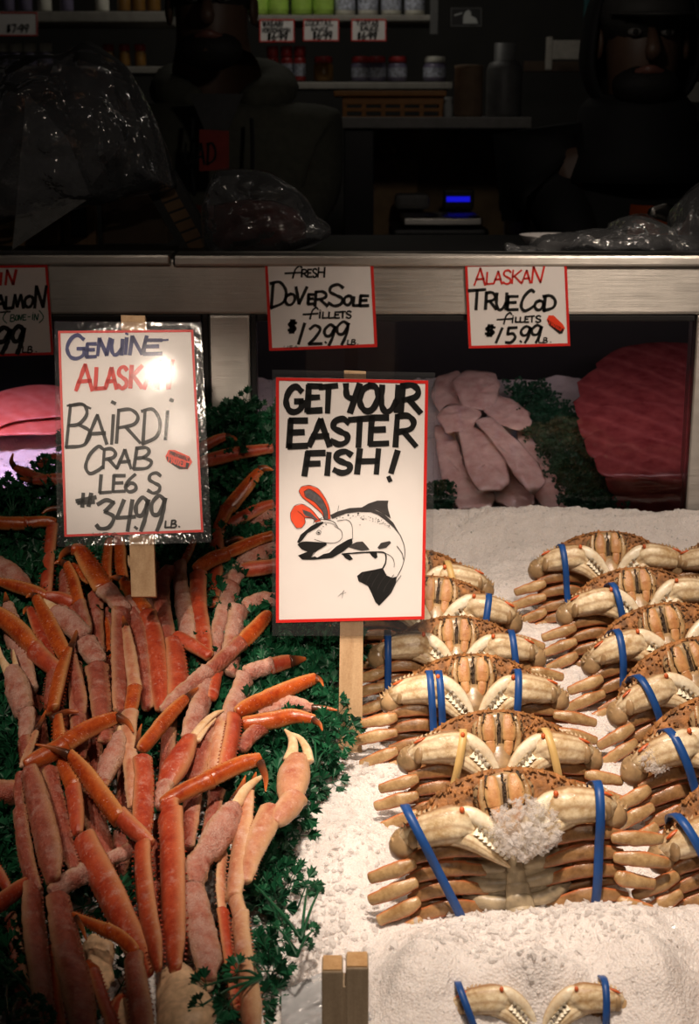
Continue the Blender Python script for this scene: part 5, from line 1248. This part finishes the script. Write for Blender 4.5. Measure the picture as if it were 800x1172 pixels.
k = MB(); p = at(537, 136, WY+.12); rr_ = 17*mpp(WY+.12, 100); lathe(k, (p.x, WY+.12+rr_, Z(135, WY+.12)), [(rr_*.9, 0), (rr_, .01), (rr_*.97, .11), (rr_, .118), (rr_*.55, .12)]); tag(k.build('paper_roll', M['kraft']), 'brown paper roll standing on the work stand', 'roll')
k = MB(); p = at(580, 136, WY+.12); rr_ = 21*mpp(WY+.12, 100); lathe(k, (p.x, WY+.16+rr_, Z(135, WY+.12)), [(rr_*.95, 0), (rr_, .01), (rr_, .11), (rr_*.85, .125), (rr_*.6, .13), (rr_*.6, .17)]); tag(k.build('canister', M['greypl']), 'dark grey canister beside the paper roll', 'canister')
k = MB(); p = at(513, 136, WY+.02); lathe(k, (p.x, WY+.035, Z(135, WY+.02)), [(.009, 0), (.0105, .004), (.0105, .03), (.008, .034), (.009, .036), (.009, .046)], 14); tag(k.build('small_jar', M['greypaper']), 'tiny pale jar between the crate and the paper roll', 'jar')
# shelves
SY = 4.3
M['shelf'] = plain('pale shelf board', (.30, .28, .25), .5); M['lime'] = plain('lime green lid', (.38, .60, .10), .4); M['jarbody'] = plain('yellow brown sauce', (.35, .22, .06), .25); M['white'] = plain('white jar', (.70, .68, .60), .4)
M['redcap'] = plain('red bottle', (.35, .03, .03), .35); M['amber'] = plain('amber jar', (.22, .11, .025), .3); M['violet'] = plain('dull violet jar', (.16, .14, .22), .35); M['labelm'] = plain('blue and white label', (.40, .42, .5), .6, vary=.7, scale=130)
def shelf(x0, x1, y0, y1, lab):
    return pbox('wall_shelf', x0, y0, x1, y1, SY, .35, M['shelf'], lab, 'shelf', None, .003, 'shelf boards at the back of the shop')
shelf(285, 502, 17, 24, 'upper shelf board of green-lidded jars'); shelf(285, 518, 94, 102, 'lower shelf board of red bottles behind the crate')
shelf(-150, 190, 13, 25, 'upper left shelf board above the big bag'); shelf(-150, 190, 76, 84, 'lower left shelf board half hidden by the big bag')
k = MB(); box(k, (X(492, 20, SY), SY-.02, Z(40, SY)), (X(501, 20, SY), SY-.001, Z(-40, SY)), .002); tag(k.build('shelf_bracket', M['greypl']), 'pale upright bracket at the end of the upper shelf', 'bracket')
def jar(px, yb, w, h, lab, cap, body, capf=.35, group=None, label=None):
    Y = SY+.05; r = w/2*mpp(Y, yb); H = h*mpp(Y, yb); p = at(px, yb, Y); root = thing('sauce_jar', lab, 'jar', (p.x, Y+r, p.z+.001), group)
    k = MB(); zc = H*(1-capf); lathe(k, (p.x, Y+r, p.z+.001), [(r*.9, 0), (r, .004), (r, zc*.85), (r*.8, zc)], 20); k.build('jar_body', body, root)
    k = MB(); lathe(k, (p.x, Y+r, p.z+.001), [(r*.92, zc+.0005), (r*.96, zc+.002), (r*.96, H-.003), (r*.88, H)], 20); k.build('lid', cap, root)
    if label:
        k = MB(); lathe(k, (p.x, Y+r, p.z+.001), [(r*1.01, zc*.2), (r*1.012, zc*.22), (r*1.012, zc*.7), (r*1.01, zc*.72)], 20); k.build('paper_label', label, root)
for px, nm in ((295, 'green-lidded jar first from the left on the upper shelf'), (318, 'green-lidded jar second from the left on the upper shelf'), (345, 'green-lidded jar above the second shelf price card'), (370, 'rightmost green-lidded jar of the upper shelf')):
    jar(px, 17, 24, 36, nm, M['lime'], M['lime'], .3, 'green jars on the upper shelf', M['lime'])
for px, nm in ((395, 'white jar right beside the green jars'), (421, 'white jar above the third shelf price card'), (448, 'white jar third along the upper shelf'), (475, 'dim white jar nearest the shelf bracket')):
    jar(px, 17, 23, 36, nm, M['white'], M['white'], .3, 'white jars on the upper shelf', M['labelm'])
for px, nm in ((312, 'red bottle nearest the man in the hoodie, lower shelf'), (328, 'middle red bottle of the three on the lower shelf'), (343, 'red bottle next to the round jar, lower shelf')):
    jar(px, 93, 14, 38, nm, M['redcap'], M['redcap'], .3, 'red bottles on the lower shelf', M['labelm'])
for px, nm in ((370, 'round dark jar beside the red bottles'), (413, 'left round jar of the three behind the crate'), (431, 'middle round jar of the three behind the crate'), (455, 'right round jar of the three behind the crate'), (498, 'round jar with a pale label right of the crate')):
    jar(px, 93, 22 if px != 498 else 26, 27, nm, M['redcap'] if px != 498 else M['white'], M['amber'] if px == 370 else M['violet'], .25, 'round jars on the lower shelf', M['labelm'] if px > 400 else None)
for px, m_, nm in ((8, 'violet', 'dull violet jar at the left end of the upper left shelf'), (28, 'violet', 'dull violet jar second on the upper left shelf'), (50, 'white', 'pale jar third on the upper left shelf'), (75, 'violet', 'dark jar in the middle of the upper left shelf'), (116, 'white', 'cream jar left of the amber jars'), (141, 'amber', 'left amber jar on the upper left shelf'), (158, 'amber', 'middle amber jar on the upper left shelf'), (175, 'amber', 'right amber jar next to the man in the hoodie')):
    jar(px, 13, 16, 34, nm, M[m_], M[m_], .3, 'jars on the upper left shelf')
for px, nm in ((2, 'white-capped bottle first on the lower left shelf'), (18, 'white-capped bottle second on the lower left shelf'), (34, 'white-capped bottle third on the lower left shelf'), (52, 'white-capped bottle fourth on the lower left shelf')):
    jar(px, 76, 15, 26, nm, M['white'], M['violet'], .4, 'white-capped bottles on the lower left shelf')
for px, nm in ((124, 'red-capped bottle left of three behind the big bag'), (142, 'red-capped bottle middle of three behind the big bag'), (160, 'red-capped bottle right of three behind the big bag')):
    jar(px, 76, 13, 24, nm, M['redcap'], M['amber'], .3, 'red-capped bottles on the lower left shelf')
def shelfcard(x0, y0, x1, y1, lines, lab):
    sc = 8.0; S = Sheet(0, 0, sc, SY-.006); q = [(x0*sc, y0*sc), (x1*sc, y0*sc), (x1*sc, y1*sc), (x0*sc, y1*sc)]
    t = thing('shelf_price_card', lab, 'sign', S.pt((x0+x1)/2*sc, y1*sc), 'price cards under the shelves')
    k = MB(); S.card(k, q, .002, 0, 2); k.build('card', M['paper'], t); k = MB(); S.frame(k, q, 10, .0012); k.build('red_border', M['border'], t)
    k = MB()
    for txt, a, b_, c, d, w in lines: S.word(k, txt, a*sc, b_*sc, c*sc, d*sc, w, .0014)
    k.build('lettering', M['ink'], t)
shelfcard(297, 22, 337, 48, [('WASABI', 301, 24, 324, 30, 7), ('HORSERADISH', 300, 32, 332, 37, 5), ('$6.99', 306, 38, 329, 46, 9)], 'shelf card reading WASABI HORSERADISH 6.99')
shelfcard(347, 22, 388, 47, [('COCKTAIL', 350, 23, 381, 29, 6), ('SAUCE', 356, 31, 376, 35, 5), ('$6.99', 358, 36, 380, 45, 9)], 'shelf card reading COCKTAIL SAUCE 6.99')
shelfcard(402, 22, 442, 47, [('TARTAR', 408, 24, 433, 29, 6), ('SAUCE', 412, 30, 433, 35, 6), ('$6.99', 409, 37, 431, 45, 9)], 'shelf card reading TARTAR SAUCE 6.99')
shelfcard(-6, 14, 43, 41, [('$7.99', 8, 28, 33, 37, 7)], 'dim shelf card reading 7.99 at the upper left')
# small plaque with a batter emblem
pq = thing('plaque', 'small framed plaque with a pale figure emblem, right of the shelves', 'plaque', at(533, 30, SY))
S = Sheet(0, 0, 8.0, SY-.01); q = [(x*8, y*8) for x, y in ((516, 9), (551, 9), (551, 30), (516, 30))]
k = MB(); S.card(k, q, .006, 0, 2); k.build('board', M['darkpanel'], pq); k = MB(); S.frame(k, q, 7, .0012); k.build('frame', M['greypl'], pq)
k = MB(); S.poly(k, [(x*8, y*8) for x, y in ((530,27),(530,20),(532,14),(536,11),(539,14),(539,18),(545,21),(547,27))], .0014); S.poly(k, [(x*8, y*8) for x, y in ((520,17),(529,14),(529,15.5),(520,18.5))], .0014); k.build('emblem', M['greypaper'], pq)
# boards and banners behind the man at right
M['maroon'] = plain('maroon board', (.10, .02, .015), .6); M['teal'] = plain('teal frame', (.02, .10, .11), .5); M['offwhite'] = plain('off white board', (.40, .37, .33), .6)
pbox('shelf_board', 630, 46, 690, 68, 4.6, .03, M['offwhite'], 'off-white board behind the hooded man, left of his head', 'board', None, .002, 'boards on the back wall')
pbox('shelf_board', 762, 55, 840, 73, 4.6, .03, M['offwhite'], 'off-white board right of the hooded man', 'board', None, .002, 'boards on the back wall')
pbox('shelf_board', 762, 35, 840, 53, 4.6, .03, M['maroon'], 'maroon board at the top right', 'board', None, .002, 'boards on the back wall')
pbox('shelf_board', 762, 75, 840, 92, 4.6, .03, M['maroon'], 'maroon board under the off-white one at right', 'board', None, .002, 'boards on the back wall')
pbox('shelf_board', 760, 94, 840, 117, 4.6, .03, M['offwhite'], 'pale lettered board lowest at the right', 'board', None, .002, 'boards on the back wall')
pbox('shelf_board', 600, 70, 690, 82, 4.6, .03, M['darkbrown'], 'brown shelf board left of the hooded man', 'board', None, .002, 'boards on the back wall')
fr = thing('picture_frame', 'teal picture frame partly hidden by the dark hood', 'frame', at(680, 32, 4.65))
for q in ((668,-20,676,34), (676,26,720,34)): pbox('frame_side', *q, 4.65, .02, M['teal'], 0, 0, fr)
pbox('picture', 676, -20, 720, 26, 4.66, .008, M['offwhite'], 0, 0, fr)
pbox('upright_panel', 603, 148, 616, 300, 3.85, .05, M['worktop'], 'grey upright panel edge right of the work stand', 'panel')
pbox('pillar_post', 625, 42, 633, 80, 4.5, .03, M['offwhite'], 'pale short post between shelves at the right', 'post')

# ---------- people ----------
M['skin'] = plain('brown skin', (.11, .06, .038), .5, vary=.1); M['hoodie'] = plain('dark olive grey sweatshirt', (.075, .075, .055), .85, vary=.15, scale=60, bmp=.2); M['black'] = plain('black jacket cloth', (.007, .007, .008), .8)
M['hairm'] = plain('black hair', (.012, .010, .009), .7, vary=.3, scale=200, bmp=.5); M['apron_r'] = plain('red brown apron', (.16, .03, .018), .6); M['apron_o'] = plain('orange rubber apron', (.42, .075, .015), .45); M['trouser'] = plain('dark trousers', (.02, .022, .03), .8)
M['eye'] = plain('white of eye', (.2, .19, .18), .3, vary=0); M['shirt'] = plain('grey undershirt', (.06, .06, .06), .8); M['capm'] = plain('dark grey cap', (.045, .043, .04), .7)
def skinmesh(name, nodes, edges, mat, parent, lv=2):
    """One continuous surface grown round a jointed skeleton."""
    me = bpy.data.meshes.new(name); o0 = BASE[parent.name]
    me.from_pydata([tuple(V(n[0])-o0) for n in nodes], edges, []); me.materials.append(mat)
    o = bpy.data.objects.new(name, me); COL.objects.link(o); o.parent = parent; BASE[o.name] = o0
    md = o.modifiers.new('Skin', 'SKIN'); md.use_smooth_shade = True
    for i, n in enumerate(nodes):
        r = n[1] if isinstance(n[1], tuple) else (n[1], n[1]); me.skin_vertices[0].data[i].radius = r; me.skin_vertices[0].data[i].use_root = (i == 0)
    s = o.modifiers.new('Sub', 'SUBSURF'); s.levels = lv; s.render_levels = lv
    return o
def person(x, Y, zc, lab, head_dx, arms, sh, cloth, apron, hood_up, H=1.0):
    """x, Y: body centre; zc: chin height; arms: per side (elbow, wrist)."""
    f0 = .18; root = thing('person', lab, 'person', (x, Y, f0)); W = lambda dx, dy, z: V((x+dx, Y+dy, z))
    zs = zc - .115                                           # shoulder line
    zp = zs - .52
    nodes, edges = [], []
    def nd(p, r, par=None):
        nodes.append((p, r)); i = len(nodes)-1
        if par is not None: edges.append((par, i))
        return i
    pel = nd(W(0, 0, zp), .135); wa = nd(W(0, 0, zp+.2), .125, pel); ch = nd(W(0, -.01, zs-.12), .15, wa); ne = nd(W(head_dx*.4, -.02, zs+.04), .062, ch); hb = nd(W(head_dx, -.05, zc+.03), .072, ne); hm = nd(W(head_dx, -.045, zc+.12), .086, hb); ht = nd(W(head_dx, -.03, zc+.19), .066, hm)
    armn = {}
    for sg, (el, wr) in zip((-1, 1), arms):
        s_ = nd(W(sg*sh*.82, 0, zs-.04), .072, ch); e_ = nd(V(el), .050, s_); w_ = nd(V(wr), .032, e_); armn[sg] = (s_, e_, w_)
        d = (V(wr)-V(el)).normalized(); side = d.cross(V((0, 0, 1))).normalized(); pm = nd(V(wr)+d*.055, (.042, .022), w_)
        for q, (off, L) in enumerate(((-.030, .070), (-.010, .080), (.010, .076), (.030, .060))):
            k1 = nd(V(wr)+d*.095+side*off, .0095, pm); k2 = nd(V(wr)+d*(.095+L*.5)+side*off+V((0, 0, -.012)), .0088, k1); nd(V(wr)+d*(.095+L*.8)+side*off+V((0, 0, -.035)), .0075, k2)
        t1 = nd(V(wr)+d*.05-side*sg*.045+V((0, 0, -.01)), .012, pm); nd(V(wr)+d*.085-side*sg*.06+V((0, 0, -.02)), .009, t1)
    for sg in (-1, 1):
        hp = nd(W(sg*.10, 0, zp-.08), .088, pel); kn_ = nd(W(sg*.11, -.01, (zp+f0)*.5-.02), .062, hp); an = nd(W(sg*.11, .02, f0+.09), .042, kn_); nd(W(sg*.12, -.12, f0+.035), .036, an)
    body = skinmesh('body', nodes, edges, M['skin'], root)
    # clothes
    tn, te = [], []
    def n2(p, r, par=None):
        tn.append((p, r)); i = len(tn)-1
        if par is not None: te.append((par, i))
        return i
    a = n2(W(0, 0, zp-.05), .155); b_ = n2(W(0, 0, zp+.2), .155, a); c = n2(W(0, 0, zs-.14), .175, b_); n2(W(head_dx*.4, -.01, zs+(.03 if not hood_up else .10)), .09 if not hood_up else .115, c)
    for sg, (el, wr) in zip((-1, 1), arms):
        s_ = n2(W(sg*sh*.80, 0, zs-.05), .098, c); m_ = n2(V(el).lerp(W(sg*sh*.80, 0, zs-.05), .45), .078, s_); e_ = n2(V(el), .072, m_); w_ = n2(V(el).lerp(V(wr), .9), .050, e_)
    skinmesh('sweatshirt', tn, te, cloth, root)
    tn, te = [], []; a = n2(W(0, 0, zp-.02), .150)
    for sg in (-1, 1): h_ = n2(W(sg*.10, 0, zp-.10), .105, a); q = n2(W(sg*.11, 0, (zp+f0)*.5), .085, h_); n2(W(sg*.11, .02, f0+.10), .070, q)
    skinmesh('trousers', tn, te, M['trouser'], root)
    hc = W(head_dx, -.045, zc+.11)
    k = MB(); sweep(k, [hc+V((0, -.085, .02)), hc+V((0, -.105, -.005)), hc+V((0, -.110, -.025)), hc+V((0, -.092, -.034))], [.008, .012, .016, .011], V((0, -1, .2)), .9, 12, 5); k.build('nose', M['skin'], body)
    for sg in (-1, 1):
        k = MB(); ellipsoid(k, hc+V((sg*.032, -.080, .012)), V((.014, 0, 0)), V((0, .010, 0)), V((0, 0, .008))); k.build('eye', M['eye'], body)
        k = MB(); ellipsoid(k, hc+V((sg*.032, -.0895, .012)), V((.006, 0, 0)), V((0, .003, 0)), V((0, 0, .006)), 10, 6); k.build('pupil', M['hairm'], body)
        k = MB(); sweep(k, [hc+V((sg*.015, -.090, .030)), hc+V((sg*.032, -.093, .036)), hc+V((sg*.052, -.080, .030))], [.004, .006, .003], V((0, -1, 0)), .6, 8, 4); k.build('eyebrow', M['hairm'], body)
        k = MB(); ellipsoid(k, hc+V((sg*.088, .005, -.005)), V((.010, .006*sg, 0)), V((0, .020, 0)), V((0, 0, .032))); k.build('ear', M['skin'], body)
    k = MB(); sweep(k, [hc+V((-.026, -.083, -.062)), hc+V((0, -.095, -.058)), hc+V((.026, -.083, -.062))], [.005, .009, .005], V((0, -1, 0)), .6, 10, 4); k.build('mouth', plain('lips', (.20, .08, .06), .45), body)
    k = MB()
    def bd(d, th, ph): return d*(1+.06*mnoise.noise(d*160))
    ellipsoid(k, hc+V((0, -.052, -.088)), V((.068, 0, 0)), V((0, .05, 0)), V((0, 0, .040)), 24, 14, 0, 1, bd); k.build('beard', M['hairm'], root)
    k = MB(); ellipsoid(k, hc+V((0, .018, .045)), V((.092, 0, 0)), V((0, .098, .01)), V((0, 0, .085)), 26, 16, .003, 90); k.build('hair', M['hairm'], root)
    # apron: a curved bib over chest and belly
    k = MB(); P = []; nj, ni = 16, 16
    for j in range(nj+1):
        v = j/nj; row = []; z = zs-apron[1] - v*.85; hw = apron[2]*(1 if v > .35 else .72+.8*v)
        for i in range(ni+1):
            u = -1+2*i/ni; row.append(V((x+apron[3]+u*hw, Y - (.205-.02*abs(v-.4))*math.sqrt(max(.05, 1-(u*.72)**2)) - .012, z)))
        P.append(row)
    solid_sheet(k, P, V((0, .004, 0))); ap = k.build('apron', apron[0], root)
    if hood_up:
        k = MB(); nu, nv = 30, 18; i0 = len(k.v)
        def hp_(j, i, g):
            th = math.pi*.02 + math.pi*.90*j/nv; ph = math.pi*2*i/nu
            return hc + V((0, .018, .005)) + V((math.sin(th)*math.sin(ph)*(.120+.03*max(0, -math.cos(th)))*g, math.sin(th)*-math.cos(ph)*.128*g, math.cos(th)*.155*g))
        keep = lambda j, i: not (3 <= j <= 14 and (i <= 4 or i >= nu-5))
        for g in (1, .94):
            for j in range(nv+1):
                for i in range(nu): k.v.append(hp_(j, i, g))
        NN = (nv+1)*nu
        for j in range(nv):
            for i in range(nu):
                if not keep(j, i): continue
                i2 = (i+1) % nu; A, B, C_, D = i0+j*nu+i, i0+(j+1)*nu+i, i0+(j+1)*nu+i2, i0+j*nu+i2
                k.face((A, B, C_, D)); k.face((D+NN, C_+NN, B+NN, A+NN))
                for (jj, ii, e1, e2) in ((j, i-1, A, B), (j, i+1, D, C_), (j-1, i, A, D), (j+1, i, B, C_)):
                    if 0 <= jj < nv and not keep(jj, ii % nu): k.face((e1, e2, e2+NN, e1+NN))
        for zz, r_ in ((zs-.03, .135), (zs+.01, .125), (zs+.05, .118), (zc-.02, .112)): pass
        lathe(k, W(head_dx*.6, -.01, zs-.05), [(.16, 0), (.145, .04), (.125, .09), (.118, zc-zs+.03), (.10, zc-zs+.05)], 26)
        k.build('hood', cloth, root)
        k = MB(); ellipsoid(k, hc+V((0, -.008, .055)), V((.096, 0, 0)), V((0, .098, 0)), V((0, 0, .062)), 26, 14); cp = k.build('cap', M['capm'], root)
        k = MB(); sweep(k, [hc+V((-.075, -.085, .045)), hc+V((0, -.145, .040)), hc+V((.075, -.085, .045))], [.014, .030, .014], V((0, 0, 1)), .2, 14, 8); k.build('brim', M['capm'], cp)
    else:
        k = MB(); pts = []
        for i in range(13): a_ = math.radians(-60+300*i/12); pts.append(W(head_dx*.4+.115*math.cos(a_), .02+.10*math.sin(a_), zs+.065+.03*math.sin(a_)))
        sweep(k, pts, [.03]+[.045]*11+[.03], V((0, 0, 1)), .9, 14, 4, .004, 30); k.build('hood', cloth, root)
        k = MB(); P = []
        for j in range(8):
            P.append([V((x+head_dx*.4+u*.055*(1-j/9), Y-.165-.012*j*.3, zs+.05-.014*j)) for u in (-1, -.5, 0, .5, 1)])
        solid_sheet(k, P, V((0, .01, 0))); k.build('undershirt', M['shirt'], root)
        for sg in (-1, 1):
            k = MB(); sweep(k, [W(sg*.06, -.165, zs+.0), W(sg*.062, -.192, zs-.08), W(sg*.058, -.20, zs-.15)], [.004]*3, V((0, -1, 0)), 1, 8, 4); k.build('drawstring', M['black'], root)
    return root, ap
Y1 = 3.30; x1 = X(262, 150, Y1); zc1 = Z(72, Y1)
p1, ap1 = person(x1, Y1, zc1, 'person in an olive grey hoodie and red-brown apron behind the middle plastic bag', X(245, 60, Y1)-x1,
    [(at(172, 230, Y1-.02), at(215, 300, Y1-.22)), (at(352, 225, Y1-.02), at(320, 285, Y1-.26))], .235, M['hoodie'], (M['apron_r'], .17, .16, -.03), False)
Y2 = 3.15; x2 = X(728, 150, Y2); zc2 = Z(112, Y2)
p2, ap2 = person(x2, Y2, zc2, 'person in a black hooded jacket, cap and orange apron at the right behind the case', X(730, 70, Y2)-x2,
    [(at(640, 225, Y2-.02), at(665, 300, Y2-.20)), (at(822, 225, Y2-.02), at(790, 300, Y2-.20))], .24, M['black'], (M['apron_o'], .09, .085, .03), True)
# name patch on the first apron
S = Sheet(0, 0, 8.0, Y1-.222); k = MB(); S.card(k, [(x*8, y*8) for x, y in ((228,148),(262,150),(262,194),(228,196))], .002, 0, 2); pt_ = k.build('patch', plain('red patch', (.30, .03, .02), .6), ap1)
k = MB(); S.word(k, 'UAD', 212*8, 164*8, 247*8, 188*8, 14, .0016); k.build('patch_lettering', M['ink'], pt_)

# ---------- front stake and wrap ----------
st = thing('wooden_stake', 'grey split-topped wooden stake standing at the bottom edge in front of the ice', 'stake', at(395, 1200, 1.0))
k = MB(); a, b_ = at(368, 1112, 1.0), at(422, 1108, 1.0); zb = .84
c0, c1 = at(392.5, 1112, 1.0), at(395.5, 1110, 1.0)
box(k, (a.x, 1.0, zb), (c0.x, 1.022, a.z), .0015); box(k, (c1.x, 1.0, zb), (b_.x, 1.022, b_.z), .0015); box(k, (c0.x-.002, 1.001, zb), (c1.x+.002, 1.021, a.z-.014), .0004)
k.build('shaft', M['stake_grey'], st)
k = MB(); box(k, (a.x+.001, 1.001, a.z+.0002), (c0.x-.001, 1.021, a.z+.0012)); k.build('cut_end', M['stake_end'], st); k = MB(); box(k, (c1.x+.001, 1.001, b_.z+.0002), (b_.x-.001, 1.021, b_.z+.0012)); k.build('cut_end', M['stake_end'], st)
k = MB(); P = []
for j in range(40):
    row = []
    for i in range(50):
        u, v = i/49, j/39
        px = 322 + 185*u; py = (1140 - 28*math.exp(-((u-.30)/.24)**2) + 40*max(0, u-.45)) + 80*v
        q = on_ice(px, py, .010 + .012*math.sin(v*2) + .006*mnoise.noise(V((u*6, v*5, 1))) + .004*abs(mnoise.noise(V((u*14, v*9, 4)))))
        row.append(q)
    P.append(row)
solid_sheet(k, P, V((0, .0006, -.0004))); tag(k.build('plastic_wrap', M['bag_front']), 'crinkled milky plastic wrap around the front stake, on the ice', 'plastic wrap')

# ---------- lamps, added fill lights, camera, look ----------
def spot(name, loc, tgt, power, col, size, blend, rad):
    L = bpy.data.lights.new(name, 'SPOT'); L.energy = power; L.color = col; L.spot_size = math.radians(size); L.spot_blend = blend; L.shadow_soft_size = rad
    o = bpy.data.objects.new(name, L); COL.objects.link(o); o.location = loc; o.rotation_euler = (V(tgt)-V(loc)).to_track_quat('-Z', 'Y').to_euler(); return o
def area(name, loc, tgt, power, col, sx, sy):
    L = bpy.data.lights.new(name, 'AREA'); L.energy = power; L.color = col; L.shape = 'RECTANGLE'; L.size = sx; L.size_y = sy
    o = bpy.data.objects.new(name, L); COL.objects.link(o); o.location = loc; o.rotation_euler = (V(tgt)-V(loc)).to_track_quat('-Z', 'Y').to_euler(); return o
WARM = (1.0, .82, .66)
spot('overhead_spot', (.06, .80, 2.52), (.19, 1.35, .98), 150, WARM, 37, .95, .04)
spot('overhead_spot', (-.43, .42, 2.36), (-.22, 1.50, 1.06), 16, WARM, 36, .95, .03)
spot('overhead_spot', (-.85, 1.05, 2.40), (-.17, 1.50, 1.04), 40, WARM, 34, .95, .04)
spot('overhead_spot', (.62, 1.00, 2.35), (.30, 2.05, 1.08), 62, WARM, 38, .95, .10)
spot('sign_fill', (.10, -.12, 2.15), (0.0, 1.48, 1.11), 80, WARM, 10.5, .8, .03)  # added narrow fill light, brightens only the Easter fish sign
spot('sign_fill', (-.50, -.10, 2.15), (-.24, 1.70, 1.27), 46, WARM, 10, .8, .03)  # added narrow fill light that whitens the tilted crab legs sign
spot('overhead_spot', (.22, -.15, 2.25), (.14, 1.12, .93), 22, WARM, 26, .95, .04)  # added frontal fill light for the front stake, sunk crab and near ice
spot('rail_fill', (-.40, .30, 2.30), (-.36, 2.05, 1.34), 5, WARM, 25, .7, .04)  # added fill light to lift the steel rail and cards, left part
spot('rail_fill', (.30, .30, 2.30), (.26, 2.05, 1.34), 5, WARM, 25, .7, .04)  # the same added fill light for the right part of the rail
area('case_lamp', (-.62, 2.12, zr0+.012), (-.62, 2.20, 1.0), .85, (.88, .60, 1.0), .35, .03).data.spread = math.radians(110)
area('case_lamp', (.30, 2.11, zr0+.012), (.30, 2.32, 1.0), .50, (1.0, .72, .76), .9, .03)
area('shop_fill', (.25, 2.25, 1.98), (.2, 3.6, 1.42), .46, (1, .88, .76), .07, .07)  # added small fill light over the case top, for stand bay and bag glints
area('shelf_lamp', (-.05, 3.9, 2.5), (-.05, 4.3, 1.9), 1.6, (1, .93, .8), .5, .1)
w = bpy.data.worlds.new('night'); SC.world = w; w.use_nodes = True; w.node_tree.nodes['Background'].inputs[0].default_value = (.9, .8, .75, 1); w.node_tree.nodes['Background'].inputs[1].default_value = .007
cam = bpy.data.cameras.new('camera'); co = bpy.data.objects.new('camera', cam); COL.objects.link(co)
co.location = (0, 0, CZ); co.rotation_euler = (math.pi/2 - PITCH, 0, 0); cam.sensor_fit = 'VERTICAL'; cam.sensor_height = 36; cam.lens = F/1172*36; cam.clip_start = .05
cam.dof.use_dof = True; cam.dof.focus_distance = 1.58; cam.dof.aperture_fstop = 11
SC.camera = co
SC.view_settings.view_transform = 'Standard'; SC.view_settings.look = 'None'; SC.view_settings.gamma = 1; SC.view_settings.exposure = 0.0; SC.view_settings.use_curve_mapping = False
SC.cycles.max_bounces = 10; SC.cycles.transparent_max_bounces = 24; SC.cycles.use_denoising = True
